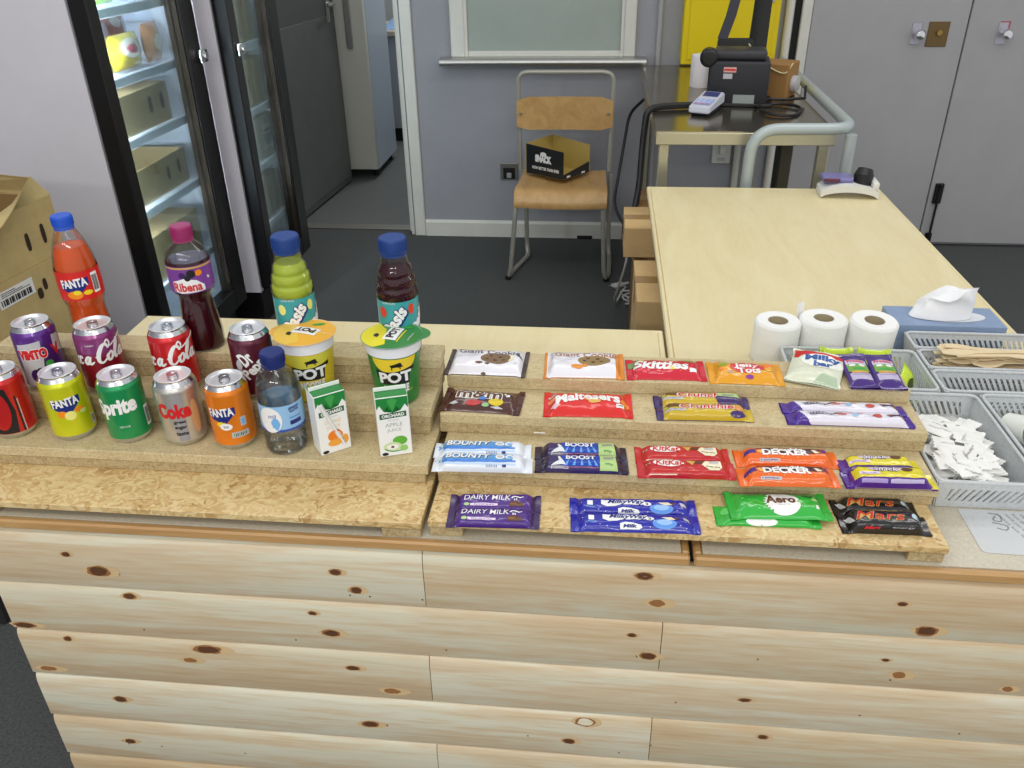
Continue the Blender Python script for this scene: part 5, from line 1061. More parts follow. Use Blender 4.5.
# toilet rolls
tp = mat('toilet_paper', (240, 240, 238), .9, bump=.25, bscale=260, spec=.15); core = mat('roll_core', (178, 164, 134), .85)
def roll(lab, x, y, rot, torn, r=.044):
    t = thing('toilet_roll', lab, 'toilet roll', (x, y, ZB), rot, 'toilet rolls'); mb = MB(); h = .085
    mb.lathe([(.0195, .0005), (r - .003, 0), (r, .003), (r + .0006, .02), (r - .0003, .05), (r + .0005, .08), (r, h - .004), (r - .004, h), (r * .7, h + .0004), (.0195, h - .0015)], tp, 48)
    if torn:
        V = []; F = []
        for k in range(9):
            a = 2.2 + .06 * k
            for q in range(6): V.append(((r + .0015 + .0015 * q) * math.cos(a), (r + .0015 + .002 * q * k / 9) * math.sin(a), .052 + .0098 * q + .0006 * math.sin(k)))
        for k in range(8):
            for q in range(5): F.append((k * 6 + q, k * 6 + q + 1, (k + 1) * 6 + q + 1, (k + 1) * 6 + q))
        mb.add(V, F, tp, True)
    mb.build('paper', t); mb = MB(); mb.lathe([(.0194, h - .0018), (.0194, .0006), (.0182, .0006), (.0182, h - .0018), (.0194, h - .0018)], core, 32); mb.build('core', t)
roll('white toilet roll standing left of the other two on the maple table', .3540, 1.524, 0, False)
roll('white toilet roll in the middle of the three, with a loose torn sheet', .4445, 1.540, (-.02, 0, 0), True, .0455)
roll('white toilet roll at the right of the three, next to the blue box', .5370, 1.541, (.05, .03, 0), False, .045)
# tissue box
t = thing('tissue_box', 'blue cardboard tissue box with a white tissue pulled up', 'tissue box', (.697, 1.612, ZB), 0)
tb = mat('tissue_blue', (134, 154, 184), .5, var=.03, scale=30); mb = MB()
mb.box(-.106, .106, -.046, .046, 0, .062, tb, .0015); mb.build('box', t)
mb = MB(); decal(mb, plane((0, 0, .062), (1, 0, 0), (0, 1, 0)), ell(.01, 0, .07, .028, 28, L=.2), mat('slot_film', (224, 228, 234), .3), .0004); mb.build('slot_film', t)
mb = MB(); V = []; F = []; nu, nv = 26, 12
for i in range(nu):
    a = 2 * PI * i / nu
    for j in range(nv):
        v = j / (nv - 1); k = (1 - .26 * v ** 1.2)
        rx = .060 * k * (1 + .20 * math.sin(3 * a + 1) * v + .1 * math.sin(7 * a) * v); ry = .026 * k * (1 + .6 * math.sin(2 * a + 4 * v) * v)
        top = .056 * (.86 + .20 * math.tanh(3 * math.cos(a)) + .05 * math.sin(5 * a))
        V.append((-.008 + rx * math.cos(a) + .006 * v, ry * math.sin(a) + .004 * math.sin(9 * v + 3 * a) * v, .0632 + top * v))
V.append((.0, 0, .0632 + .052))
for i in range(nu):
    j2 = (i + 1) % nu
    for j in range(nv - 1): F.append((i * nv + j, j2 * nv + j, j2 * nv + j + 1, i * nv + j + 1))
    F.append((i * nv + nv - 1, j2 * nv + nv - 1, nu * nv))
mb.add(V, F, mat('tissue_white', (244, 244, 246), .9, spec=.1), True); mb.build('tissue', t, sharp=70)
# laminated notice
t = thing('laminated_notice', 'laminated white notice with faint print lying on the counter corner', 'notice', (.665, .998, ZB), .0)
mb = MB(); o = [(-.118, .056), (-.118, -.034)] + [(-.110 + .008 * math.sin(a) - .008, -.042 + .008 - .008 * math.cos(a)) for a in ()] + [(-.116, -.040), (-.110, -.042), (.18, -.050), (.18, .056)]
mb.prism(o, 0, .0008, mat('laminate_sheet', (204, 207, 208), .14, coat=.6), 'z'); mb.build('sheet', t)
mb = MB(); f = plane((0, 0, .0008), (1, 0, 0), (0, 1, 0)); pg = ink('notice_grey', (150, 152, 158), .3)
for k in range(4): decal(mb, f, moved(text(('please ask for help', 'thank you for your order', 'hot drinks and snacks', 'cash and cards taken')[k], .085, .006), (-.052 + .0115 * k, .008), -1.25), pg, .0003)
decal(mb, f, stroke([(-.078, .048), (-.064, .044), (-.066, .030), (-.076, .032), (-.070, .042)], .002), ink('notice_dark', (140, 140, 146), .3), .0003); decal(mb, f, stroke([(-.080, .026), (-.062, .020), (-.066, .010), (-.078, .014)], .002), ink('notice_dark', (140, 140, 146), .3), .0003)
mb.build('print', t)

# ================================================================== cardboard boxes
def trayface(x, z, w, h): return (x, z, w, h)
ang = math.atan2(-.334, .135)          # front runs towards the camera's left
A = Vector((-1.356, 1.9)); dirn = Vector((-.122, -.9925))
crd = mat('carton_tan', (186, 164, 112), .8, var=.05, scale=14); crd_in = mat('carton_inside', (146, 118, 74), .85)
def fbox(name, lab, z0, L, D, h, holes, stick, flap, dx=0, group=None):
    # local x along the visible long side, starting at its far corner; local -y is inside
    ti = .006
    t = thing(name, lab, 'box', (A.x + dx, A.y, z0), math.atan2(dirn.y, dirn.x), group)
    mb = MB(); mb.box(0, L, -ti, 0, 0, h, crd); mb.box(0, L, -D, -D + ti, 0, h, crd); mb.box(0, ti, -D + ti, -ti, 0, h, crd); mb.box(L - ti, L, -D + ti, -ti, 0, h, crd); mb.box(ti, L - ti, -D + ti, -ti, 0, ti, crd_in)
    mb.box(ti, L - ti, -ti - .0015, -ti - .0003, ti, h - .002, crd_in); mb.box(ti + .0003, ti + .0015, -D + ti, -ti - .002, ti, h - .002, crd_in); mb.box(ti, L - ti, -D + ti + .0003, -D + ti + .0015, ti, h - .002, crd_in)
    fp = plane((0, 0, 0), (-1, 0, 0), (0, 0, 1))
    for (x, z, w, hh) in holes: decal(mb, fp, poly([(-x + w / 2 * math.copysign(abs(math.cos(a)) ** .5, math.cos(a)), z + hh / 2 * math.sin(a)) for a in [2 * PI * k / 16 for k in range(16)]], .3), slot, .0008)
    mb.build('box', t)
    if flap:
        fm = mat('carton_flap', (200, 180, 126), .75, var=.03, scale=14)
        mb = MB(); V = []; n = 14
        for k in range(n + 1):
            x = L * k / n; a = 2.0 - 2.3 * min(1, x / .25); w = .055 if k else .05
            V += [(x, .0008, h + .0004), (x + (.02 if k == 0 else 0), .0008 + w * math.cos(a), h + .0004 + w * math.sin(a))]
        F = [(2 * k, 2 * k + 1, 2 * k + 3, 2 * k + 2) for k in range(n)]; m_ = len(V); V += [(x, y, z + .003) for x, y, z in V]; F += [tuple(q + m_ for q in f[::-1]) for f in F]
        F += [(2 * k + 1, 2 * k + 1 + m_, 2 * k + 3 + m_, 2 * k + 3) for k in range(n)] + [(0, m_, m_ + 1, 1), (2 * n, 2 * n + 1, 2 * n + 1 + m_, 2 * n + m_)]
        mb.add(V, F, fm, True); part_label(mb.build('flap', t), 'paler flap bent out over the side')
        mb = MB(); V = [(-.0005, 0, h), (-.0005, -D, h), (-.012, -D, h + .05), (.012, -.03, h + .045)]; V += [(x - .003, y, z) for x, y, z in V]; mb.add(V, [(0, 1, 2, 3), (7, 6, 5, 4), (0, 4, 5, 1), (1, 5, 6, 2), (2, 6, 7, 3), (3, 7, 4, 0)], crd); mb.build('flap', t)
    if stick:
        x, z, w, hh = stick; mb = MB(); decal(mb, fp, rect(-x - w, -x, z, z + hh, .3), mat('sticker_white', (226, 226, 222), .5), .001)
        for k in range(16): decal(mb, fp, rect(-x - w + w * (.06 + .055 * k), -x - w + w * (.085 + .055 * k + .012 * (k % 3)), z + hh * .12, z + hh * .5, .3), mat('print_black', (40, 40, 42), .5), .0015)
        for k in range(3): decal(mb, fp, rect(-x - w * .9, -x - w * (.1 + .2 * k), z + hh * (.62 + .11 * k), z + hh * (.66 + .11 * k), .3), mat('print_black', (40, 40, 42), .5), .0015)
        mb.build('sticker', t)
fbox('fruit_box', 'open-topped tan fruit box with hand holes, on top of the stack at left', .774, .52, .36, .142, [(.057, .063, .014, .05), (.111, .059, .014, .045)], None, True, 0, 'stacked fruit boxes')
fbox('fruit_box', 'tan fruit box with a white barcode sticker, under the open one at left', .47, .54, .38, .303, [(.103, .252, .014, .03), (.125, .236, .018, .028)], (.138, .245, .115, .04), False, .003, 'stacked fruit boxes')
t = thing('storage_crate', 'dark crate on the floor carrying the stack of fruit boxes at left', 'crate', (A.x + .006, A.y, 0), math.atan2(dirn.y, dirn.x))
mb = MB(); mb.box(0, .55, -.39, 0, 0, .469, mat('crate_dark', (44, 44, 44), .7), .006)
for k in range(6): mb.box(.03 + .085 * k, .095 + .085 * k, .0005, .006, .05, .42, mat('crate_rib', (38, 38, 38), .7), .002)
mb.build('crate', t)

kraft = mat('kraft_card', (216, 182, 128), .8, var=.04, scale=14); kraft_d = mat('kraft_dark', (150, 112, 66), .8, var=.05, scale=14)
def floor_box(lab, x0, x1, y0, y1, z0, z1, M, rot=0):
    t = thing('cardboard_box', lab, 'box', ((x0 + x1) / 2, (y0 + y1) / 2, z0), rot); sx, sy, h = (x1 - x0) / 2, (y1 - y0) / 2, z1 - z0
    mb = MB(); mb.box(-sx, sx, -sy, sy, 0, h, M, .002); mb.build('box', t)
    mb = MB(); mb.box(-sx, sx, -.024, .024, h + .0002, h + .0008, mat('box_tape', (176, 140, 90), .25, coat=.4)); mb.box(-sx - .0008, -sx - .0002, -.024, .024, h - .07, h + .0008, mat('box_tape', (176, 140, 90), .25, coat=.4)); mb.build('tape', t)
floor_box('tan cardboard box under the long maple table, nearest the drinks counter', .106, .45, 2.06, 2.36, 0, .60, kraft)
floor_box('tan cardboard box low under the far end of the long maple table', .165, .45, 2.40, 2.58, 0, .44, kraft_d)
floor_box('tan carton on a dark box, poking out beside the metal trolley', .085, .42, 2.72, 2.95, .47, .575, kraft)
floor_box('brown cardboard box under the trolley, carrying the tan carton', .165, .42, 2.73, 2.95, 0, .469, kraft_d)
floor_box('tall dark brown box just behind the tan carton, under the trolley edge', .135, .42, 3.0, 3.22, 0, .56, kraft_d)
floor_box('rust-brown cardboard box on the floor under the metal trolley', .30, .60, 3.32, 3.62, 0, .40, mat('rust_card', (122, 78, 44), .8, var=.04, scale=14))

# ================================================================== chair
tubem = mat('chair_tube_grey', (172, 170, 160), .4, metal=.35); ply = wood_mat('chair_ply', [(.3, (182, 140, 84)), (.55, (202, 162, 104)), (.8, (216, 180, 122))], 7, (6, 1.2, 6), .35, coat=.2)
t = thing('school_chair', 'old wooden school chair with grey tubular legs standing under the hatch', 'chair', (-.178, 3.78, 0)); X = Matrix.Translation(-Vector(t.location))
def arcs(p, r=.05, n=5):
    p = [Vector(q) for q in p]; out = [p[0]]
    for a, b, c in zip(p, p[1:], p[2:]):
        u = (a - b); v = (c - b); d = min(r, u.length * .45, v.length * .45); s = b + u.normalized() * d; e = b + v.normalized() * d
        for k in range(n + 1): q = k / n; out.append((s * (1 - q) + b * q) * (1 - q) + (b * (1 - q) + e * q) * q)
    return out + [p[-1]]
mb = MB(); bz = .872
mb.tube(arcs([(-.383, 3.952, .43), (-.392, 3.958, bz), (.042, 3.958, bz), (.036, 3.952, .43)], .05), .0105, tubem, 10, xf=X); mb.build('back_frame', t)
for s, xf_, xr in ((-1, -.378, -.355), (1, .014, .046)):
    mb = MB(); xb = -.416 if s < 0 else .040
    mb.tube(arcs([(xf_, 3.68, .405), (xf_, 3.635, .33), (xb + .012 * -s, 3.625, .05), (xb, 3.63, .0125), (xb + .012, 3.70, .0125)], .05), .011, tubem, 10, xf=X); mb.build('leg', t)
    mb = MB(); mb.tube(arcs([(xb + .012, 3.70, .0125), (xr + .008, 3.92, .0125), (xr, 3.945, .06), (xr - .004, 3.95, .42)], .04), .011, tubem, 10, xf=X); mb.build('leg', t)
    mb = MB(); mb.tube([(xb, 3.622, .012), (xb, 3.64, .012)], .014, black_pl, 10, xf=X); mb.build('rubber_foot', t)
mb = MB(); V = []; n = 12; prof = []
for k in range(15):                    # seat: flat, rolled down at the front
    a = k / 14
    prof.append((3.955 - .31 * a, .425) if a < .8 else None)
prof = [(3.955, .432), (3.90, .424), (3.82, .421), (3.75, .423), (3.68, .427), (3.645, .424), (3.62, .41), (3.606, .388), (3.602, .366)]
for (y, z) in prof:
    for k in range(n + 1):
        u = k / n; xa = -.382 + .028 * max(0, (y - 3.65) / .31) * .5; xb = .030 - .02 * max(0, (y - 3.65) / .31) * .5; V.append((xa + (xb - xa) * u, y, z - .006 * math.sin(PI * u)))
m_ = len(V); V += [(x, y + .004, z - .011) for x, y, z in V]; F = []
for i in range(len(prof) - 1):
    for k in range(n): a = i * (n + 1) + k; F += [(a, a + n + 1, a + n + 2, a + 1), (m_ + a, m_ + a + 1, m_ + a + n + 2, m_ + a + n + 1)]
for k in range(n): F.append((k, k + 1, m_ + k + 1, m_ + k)); a = (len(prof) - 1) * (n + 1) + k; F.append((a + 1, a, m_ + a, m_ + a + 1))
for i in range(len(prof) - 1): a = i * (n + 1); F.append((a + n + 1, a, m_ + a, m_ + a + n + 1)); a += n; F.append((a, a + n + 1, m_ + a + n + 1, m_ + a))
mb.add(V, F, ply, True, xf=X); mb.build('seat', t, sharp=50)
mb = MB(); V = []; 
for j in range(2):
    for i in range(9):
        u = i / 8; x = -.396 + .44 * u; y = 3.936 - .016 * math.sin(PI * u) * 0 + (-.010 if j else .002) + .016 * math.sin(PI * u)
        r = .016 if i in (0, 8) else 0
        V += [(x, y, .622 + r), (x, y, .768 - r)]
F = []
for i in range(8): a = 2 * i; F += [(18 + a, 18 + a + 2, 18 + a + 3, 18 + a + 1), (a, a + 1, a + 3, a + 2), (a, a + 2, 18 + a + 2, 18 + a), (a + 1, 18 + a + 1, 18 + a + 3, a + 3)]
F += [(0, 18, 19, 1), (16, 17, 35, 34)]
mb.add(V, F, ply, False, xf=X); mb.build('backrest', t, sharp=40)
for x in (-.375, .023):
    mb = MB(); mb.tube([(x, 3.922, .695), (x, 3.928, .695)], .006, steel, 10, xf=X); mb.build('screw', t)

# open display carton on the seat
t = thing('display_carton', 'open black snack carton with white print sitting on the wooden chair seat', 'box', (-.21, 3.80, .4365), 0)
A = Vector((-.352, 3.885, 0)); B = Vector((-.172, 3.760, 0)); Cc = Vector((-.055, 3.905, 0)); L0 = Vector(t.location) * 1; L0.z = 0
ckb = mat('carton_black', (28, 30, 32), .5); cki = mat('carton_buff', (182, 158, 84), .75)
def quadslab(mb, P4, nrm, M1, M2, th=.004):
    V = [Vector(p) - L0 for p in P4]; N = Vector(nrm).normalized() * th; V2 = [v + N for v in V]
    mb.add(V, [(0, 1, 2, 3)], M1); mb.add(V2, [(3, 2, 1, 0)], M2); mb.add(V + V2, [(0, 4, 5, 1), (1, 5, 6, 2), (2, 6, 7, 3), (3, 7, 4, 0)], M1)
h = .125; up = lambda p, z: (p.x, p.y, z); Dd = A + (Cc - B)
mb = MB(); quadslab(mb, [up(A, 0), up(B, 0), up(B, h), up(A, h + .01)], ((B - A).y * -1, (B - A).x, 0), ckb, cki)
f = plane(tuple(A - L0), tuple(B - A), (0, 0, 1)); Lf = (B - A).length
decal(mb, f, text('SNACK', Lf * .44, .035, bold=.09, at=(Lf * .48, .078), L=.3), WHITE, .001); decal(mb, f, text('NOW BETTER THAN EVER', Lf * .72, .014, bold=.04, at=(Lf * .54, .034), L=.3), WHITE, .001); decal(mb, f, ell(Lf * .48, .10, .018, .01, L=.3), WHITE, .001)
mb.build('front', t)
mb = MB(); quadslab(mb, [up(B, 0), up(Cc, 0), up(Cc, .045), up(B + (Cc - B) * .55, .006), up(B, h)][:0] + [up(B, 0), up(Cc, 0), up(Cc, .05), up(B, .02)], ((Cc - B).y * -1, (Cc - B).x, 0), ckb, cki)
for k, u in enumerate((.2, .75)): mb.box(-.012, .012, -.0012, -.0004, .006, .014, WHITE, xf=Matrix.Translation(B + (Cc - B) * u - L0) @ Matrix.Rotation(math.atan2((Cc - B).y, (Cc - B).x), 4, 'Z'))
mb.build('side', t)
mb = MB()
R2 = [up(Dd, 0), up(Cc, 0), up(Cc, h), up(Dd, h + .02)]; quadslab(mb, R2, ((A - B).y * -1, (A - B).x, 0), cki, cki); mb.build('back', t)
mb = MB(); quadslab(mb, [up(A, 0), up(Dd, 0), up(Dd, h + .02), up(A, h + .01)], ((Dd - A).y, -(Dd - A).x, 0), cki, cki); mb.build('side', t)
mb = MB(); quadslab(mb, [up(A, .0), up(B, .0), up(Cc, .0), up(Dd, .0)], (0, 0, 1), cki, cki, .002); mb.build('base', t)

# ================================================================== metal trolley and what stands on it
ty0, ty1, tx0, tx1, tz = 2.83, 4.16, .175, .752, .87
t = thing('metal_trolley', 'steel-topped trolley table with a grey tubular rail, by the yellow cabinet', 'table', ((tx0 + tx1) / 2, (ty0 + ty1) / 2, 0)); X = Matrix.Translation(-t.location)
st_top = mat('trolley_top', (150, 142, 124), .16, metal=.9, var=.05, scale=6); st_edge = mat('trolley_edge', (188, 184, 160), .3, metal=.6)
mb = MB(); mb.box(tx0, tx1, ty0, ty1, tz - .004, tz, st_top, xf=X); mb.box(tx0, tx1, ty0 - .001, ty0 + .02, tz - .045, tz - .0042, st_edge, .002, xf=X); mb.box(tx0, tx0 + .02, ty0 + .02, ty1, tz - .045, tz - .0042, st_edge, xf=X); mb.box(tx1 - .02, tx1, ty0 + .02, ty1, tz - .045, tz - .0042, st_edge, xf=X); mb.build('table_top', t)
for x, y in ((tx0 + .03, ty0 + .03), (tx1 - .03, ty0 + .03), (tx0 + .03, ty1 - .03), (tx1 - .03, ty1 - .03)):
    mb = MB(); mb.box(x - .017, x + .017, y - .017, y + .017, 0, tz - .0455, st_edge, .003, xf=X); mb.build('leg', t)
rail = mat('rail_grey', (176, 186, 186), .38, metal=.2)
mb = MB(); mb.tube(arcs([(.462, 2.765, .0), (.475, 2.765, .892), (.785, 2.775, .892), (.800, 4.13, .892)], .085, 8), .0185, rail, 14, xf=X); mb.build('rail', t)
mb = MB(); mb.tube([(.783, 2.78, 0), (.783, 2.78, .874)], .0185, rail, 14, xf=X); mb.build('rail_post', t)
mb = MB(); mb.box(.22, .72, 3.0, 4.1, .2, .215, st_edge, xf=X); mb.build('lower_shelf', t)
for lab, x, y, w in (('dark flat bar leaning under the trolley top at right', .70, 3.3, .045),):
    mb = MB(); mb.box(x - w / 2, x + w / 2, y - .01, y + .01, .216, .82, mat('bar_olive', (84, 80, 62), .5), .003); tag(mb.build('flat_bar', center=True), lab, 'bar')
t = thing('wall_socket', 'white double wall socket with a plug, seen under the trolley', 'socket', (.585, WALL, .40)); mb = MB(); mb.box(-.045, .045, -.012, 0, 0, .09, gloss_white, .003); mb.build('face_plate', t); mb = MB(); mb.box(-.012, .012, -.034, -.0125, .05, .09, gloss_white, .003); mb.box(-.02, .02, -.0135, -.0125, .012, .03, GREYP); mb.build('plug', t)
mb = MB(); mb.tube([(.66, WALL - .02, .0), (.66, WALL - .02, .84)], .016, gloss_white, 10); tag(mb.build('waste_pipe', center=True), 'white pipe on the wall under the trolley', 'pipe')
# yellow cabinet
ye = mat('cabinet_yellow', (232, 206, 10), .45)
t = thing('wall_cabinet', 'bright yellow wall cabinet above the metal trolley', 'cabinet', (.345, WALL, .876)); mb = MB(); mb.box(0, .42, -.10, 0, 0, .62, ye, .004); mb.build('body', t); mb = MB(); mb.box(.025, .395, -.106, -.1003, .022, .60, ye, .002); d = mb.build('door', t); mb = MB(); mb.box(.37, .388, -.112, -.1065, .26, .34, steel, .002); mb.build('latch', d)
# black appliance with bag straps
def dark_machine():
    t = thing('card_machine_printer', 'black boxy machine with a round knob and white label on the trolley', 'machine', (.495, 3.29, tz + .0004), -.12)
    t.name = 'boxy_machine'
    bl = mat('machine_black', (40, 41, 46), .5, bump=.1, bscale=80)
    mb = MB(); mb.box(-.115, .10, -.07, .085, 0, .155, bl, .010, seg=3); mb.box(-.10, .085, -.055, .07, .155, .19, mat('machine_lid', (52, 52, 56), .45), .012, seg=3); mb.build('body', t)
    mb = MB(); K = Matrix.Translation((-.118, -.045, .165)) @ Matrix.Rotation(PI / 2, 4, 'X'); mb.lathe([(0, -.03), (.026, -.03), (.032, -.022), (.032, .022), (.026, .03), (.02, .032), (0, .028)], black_pl, 24, xf=K); mb.build('knob', t)
    mb = MB(); f = plane((0, -.0708, 0), (1, 0, 0), (0, 0, 1)); decal(mb, f, rect(-.02, .055, .012, .042, .2), mat('machine_label', (150, 158, 156), .4), .0004); mb.build('label_plate', t)
    mb = MB(); decal(mb, f, rect(-.062, -.018, .118, .136, .2), ink('machine_pink', (220, 170, 160)), .0004); decal(mb, f, rect(-.060, -.02, .124, .130, .2), REDP, .0008); decal(mb, f, rect(-.062, -.03, .096, .114, .2), GREYP, .0004); mb.build('sticker', t)
    mb = MB(); mb.box(-.115, .12, -.078, .09, -.0002, .012, black_pl, .003); mb.build('base', t)
    return t
dark_machine()
strapm = mat('strap_grey', (62, 62, 72), .7, bump=.2, bscale=300); pad = mat('pad_black', (44, 46, 44), .8, bump=.2, bscale=120)
t = thing('stick_vacuum_handle', 'dark upright column and angled grey strap rising behind the black machine', 'machine part', (.575, 3.565, tz + .0004)); t.name = 'upright_stand'
mb = MB(); mb.tube([(.01, 0, .0), (.012, 0, .09), (.018, .01, .3), (.03, .02, .62)], [.062, .036, .033, .036], pad, 14); mb.build('column', t)
mb = MB(); V = []; pts = [(-.125, -.02, .19), (-.10, -.01, .27), (-.07, 0, .42), (-.055, .005, .62)]
for p in pts: V += [(p[0] - .019, p[1], p[2]), (p[0] + .019, p[1], p[2]), (p[0] + .019, p[1] + .008, p[2]), (p[0] - .019, p[1] + .008, p[2])]
F = [(0, 1, 2, 3)] + [(4 * i + j, 4 * i + (j + 1) % 4, 4 * i + 4 + (j + 1) % 4, 4 * i + 4 + j) for i in range(3) for j in range(4)] + [(12, 15, 14, 13)]
mb.add(V, F, strapm, True); mb.build('strap', t)
mb = MB(); mb.tube([(-.06, -.005, .395), (-.02, 0, .405), (.02, .01, .40)], .009, strapm, 8); mb.build('cross_strap', t)
mb = MB(); mb.box(-.14, .0, -.03, .02, 0.0, .19, pad, .012, seg=2); mb.build('base', t)
t = thing('brown_carton', 'small brown carton with a white cord on it, right of the black machine', 'box', (.655, 3.43, tz + .0004), -.5)
mb = MB(); mb.box(-.07, .06, -.06, .06, 0, .125, mat('carton_brown', (156, 116, 66), .8), .004); mb.build('box', t)
mb = MB(); mb.tube(arcs([(-.10, -.075, .19), (-.06, -.070, .135), (.01, -.064, .10), (.05, -.0635, .09), (.065, -.04, .128)], .03), .003, mat('cord_cream', (206, 196, 150), .6), 6); mb.build('cord', t)
mb = MB(); K = Matrix.Translation((.0605, -.0, .05)) @ Matrix.Rotation(PI / 2, 4, 'Y'); mb.lathe([(0, 0), (.03, 0), (.03, .02), (0, .022)], GREYP, 20, xf=K); mb.build('white_disc', t)
mb = MB(); pts = [(.62 + .075 * math.cos(a) * (1 + .1 * math.sin(3 * a)), 3.14 + .10 * math.sin(a), tz + .007 + .002 * math.sin(2 * a)) for a in [-2.9 + 5.6 * k / 24 for k in range(25)]]
pts += [(.60, 3.26, tz + .02), (.66, 3.25, tz + .02), (.735, 3.28, tz + .02), (.745, 3.34, tz + .05)]
mb.tube(pts, .0055, black_pl, 8); tag(mb.build('looped_cable', center=True), 'black cord looped on the trolley right of the black machine', 'cord')
# white roll behind
t = thing('paper_roll', 'white paper roll standing on the trolley below the yellow cabinet', 'paper roll', (.388, 3.62, tz + .0004)); mb = MB(); mb.lathe([(.012, .0), (.042, 0), (.043, .004), (.043, .118), (.041, .122), (.012, .1215), (.012, 0)], mat('roll_white', (236, 230, 232), .8), 30); mb.build('paper', t)
# card terminals
def terminal(lab, loc, rot, s=1):
    t = thing('card_reader', lab, 'card reader', loc, rot); wh = mat('reader_white', (206, 208, 220), .35); bk_ = mat('reader_black', (34, 36, 48), .35)
    mb = MB(); P = [(-.085, .010), (-.08, .034), (.02, .046), (.075, .058), (.085, .05), (.085, .020)]
    V = []; n = len(P)
    for x in (-.038, .038): V += [(x, a, b) for a, b in P]
    F = [tuple(range(n)), tuple(range(2 * n - 1, n - 1, -1))] + [(k, n + k, n + (k + 1) % n, (k + 1) % n) for k in range(n)]
    bm = bmesh.new(); vs = [bm.verts.new(p) for p in V]; [bm.faces.new([vs[q] for q in f]) for f in F]; bmesh.ops.bevel(bm, geom=list(bm.edges), offset=.004, segments=2, affect='EDGES'); bm.verts.index_update()
    mb.add([v.co.copy() for v in bm.verts], [[v.index for v in f.verts] for f in bm.faces], wh, True); bm.free(); mb.build('case', t)
    mb = MB(); mb.box(-.032, .032, -.07, .07, 0, .0105, bk_, .003); mb.build('base', t)
    U = Vector((1, 0, 0)); Vv = Vector((0, .1, .012)); f = plane((0, -.03, .0412), U, Vv)
    mb = MB(); decal(mb, f, rect(-.03, .03, -.035, .028, .3), ink('keypad_blue', (150, 176, 236)), .0004)
    for i in range(3):
        for j in range(4): decal(mb, f, rect(-.026 + .019 * i, -.012 + .019 * i, -.032 + .015 * j, -.022 + .015 * j, .3), ink('key_%d' % (j == 0), (206, 214, 244) if j else (214, 120, 130)), .0008)
    mb.build('keypad', t)
    mb = MB(); decal(mb, plane((0, .045, .0518), U, (0, .055, .012)), rect(-.028, .028, -.018, .022, .3), ink('reader_screen', (66, 70, 120)), .0008); mb.build('screen', t)
    return t
t = terminal('pale card reader with a lit blue keypad at the front of the trolley', (.365, 3.13, tz + .0004), -.42); 
# holder with reader at the far end of the long table
t = thing('reader_stand', 'low white stand with a black grip at the far end of the long maple table', 'stand', (.762, 2.645, ZB), -.06)
wh = mat('reader_white', (206, 208, 220), .35); mb = MB(); o = []
for k in range(13): u = k / 12; o.append((-.085 + .17 * u, .010 + .032 * math.sin(PI * u) ** .6 * .7 + .01))
for k in range(13): u = 1 - k / 12; o.append((-.085 + .17 * u, max(.0, .008 + .026 * math.sin(PI * u) ** .6 * .7 - .006)))
mb.prism(o, -.045, .045, mat('stand_white', (224, 224, 218), .4)); mb.build('base', t)
mb = MB(); mb.box(-.080, .010, -.02, .05, .040, .055, mat('reader_violet', (120, 116, 170), .3), .004); mb.box(-.078, -.03, -.025, -.0205, .044, .056, mat('reader_red', (96, 46, 66), .4), .002); part_label(mb.build('reader', t), 'small violet screen lying on the stand')
mb = MB(); mb.tube([(.04, .0, .034), (.042, .006, .06), (.046, .014, .078)], [.026, .030, .022], black_pl, 16); mb.build('grip', t)
mb = MB(); mb.box(.064, .084, -.04, .04, .026, .05, mat('stand_white', (224, 224, 218), .4), .006, seg=2); mb.build('end_block', t)
# cables at the trolley's left corner
mb = MB(); mb.tube(arcs([(.40, 3.20, tz + .012), (.22, 3.16, tz + .014), (.155, 3.12, tz + .010), (.146, 3.10, tz - .1), (.140, 3.05, .62), (.116, 2.97, .50)], .03), .012, black_pl, 10); tag(mb.build('cable_bundle', center=True), 'thick black cable bundle hanging down the left front corner of the trolley', 'cable')
mb = MB(); mb.tube(arcs([(.15, 3.3, tz + .01), (.10, 3.35, tz - .05), (.07, 3.3, .6), (.05, 3.2, .5), (.10, 3.05, .46)], .08), .006, black_pl, 8); tag(mb.build('black_cable', center=True), 'thin black cable looping down left of the trolley', 'cable')
t = thing('power_strip', 'black power block hanging at the foot of the thick cable bundle', 'power block', (.112, 2.95, .50)); mb = MB(); mb.box(-.03, .03, -.02, .02, -.06, .03, black_pl, .005, seg=2); mb.build('case', t); mb = MB(); mb.box(-.01, .012, -.012, .012, -.075, -.0605, gloss_white, .003); mb.build('plug', t)
wc = mat('cable_white', (206, 206, 200), .5)
mb = MB(); mb.tube(arcs([(.112, 2.95, .425), (.10, 2.95, .34), (.070, 3.1, .15), (.085, 3.35, .02), (.11, 3.5, .008), (.13, 3.56, .008)], .08), .0045, wc, 8); tag(mb.build('white_cable', center=True), 'white cable dropping from the black power block to the floor', 'cable')
mb = MB(); p = []
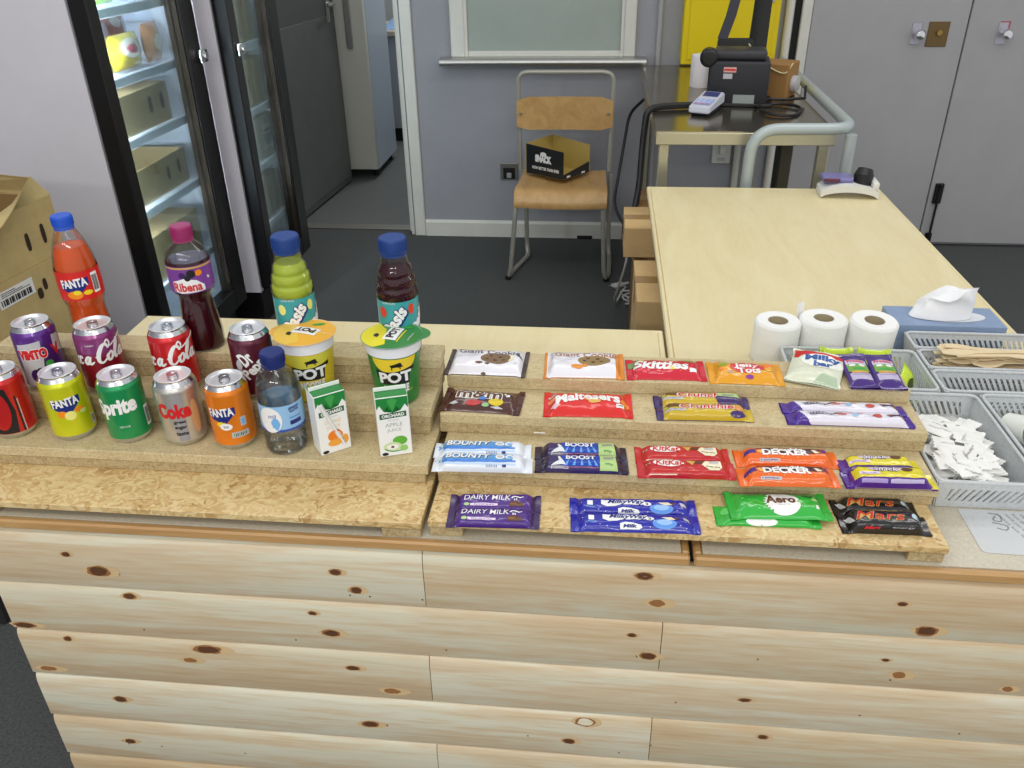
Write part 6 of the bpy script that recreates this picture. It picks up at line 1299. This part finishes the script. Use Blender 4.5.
for k in range(40): a = k * .55; p.append((.135 + .035 * math.cos(a) + .0008 * k, 3.46 + .05 * math.sin(a * .7) - .002 * k, .007 + .004 * (1 + math.sin(a * 1.3))))
mb.tube(p, .0035, wc, 6); tag(mb.build('tangled_cable', center=True), 'tangle of thin white cable on the carpet beside the boxes', 'cable')
t = thing('plug', 'white plug lying on the dark carpet at the end of the cable', 'plug', (.095, 3.575, .0), .6); mb = MB(); mb.box(-.03, .03, -.018, .018, 0.001, .016, wc, .004, seg=2); mb.box(.031, .06, -.008, .008, .003, .012, wc, .003); mb.build('body', t); mb = MB(); [mb.box(-.045, -.0305, y - .003, y + .003, .006, .010, steel) for y in (-.01, .01)]; mb.build('pin', t)

# ================================================================== light
def area(n, loc, rot, sx, sy, e, c=(1, 1, 1)):
    la = bpy.data.lights.new(n, 'AREA'); la.shape = 'RECTANGLE'; la.size = sx; la.size_y = sy; la.energy = e; la.color = c
    o = bpy.data.objects.new(n, la); COL.objects.link(o); o.location = loc; o.rotation_euler = rot; return o
wh = (1.0, .985, .95)
area('ceiling_light', (-1.1, -.3, 2.6), (0, 0, 0), 1.5, .3, 13, wh)
area('ceiling_light', (.7, -.6, 2.6), (0, 0, 0), 1.5, .3, 10, wh)
area('ceiling_light', (-1.0, -2.4, 2.5), (0, 0, 0), 1.5, .3, 48, wh)
area('ceiling_light', (1.0, -2.4, 2.5), (0, 0, 0), 1.5, .3, 36, wh)
area('ceiling_light', (-.5, 1.9, 2.6), (0, 0, 0), 1.5, .3, 7, wh)
area('ceiling_light', (1.2, 2.4, 2.6), (0, 0, 0), 1.5, .3, 10, wh)
area('corridor_light', (-.8, 6.1, 2.5), (0, .3, 0), .3, 1.0, 16, (.92, .98, 1))
wd_ = bpy.data.worlds.new('world'); S.world = wd_; wd_.use_nodes = True
wd_.node_tree.nodes['Background'].inputs[0].default_value = (.98, .99, 1.0, 1); wd_.node_tree.nodes['Background'].inputs[1].default_value = .70
S.view_settings.view_transform = 'Standard'; S.view_settings.look = 'None'; S.view_settings.gamma = 1; S.view_settings.exposure = 0
S.view_settings.use_curve_mapping = False
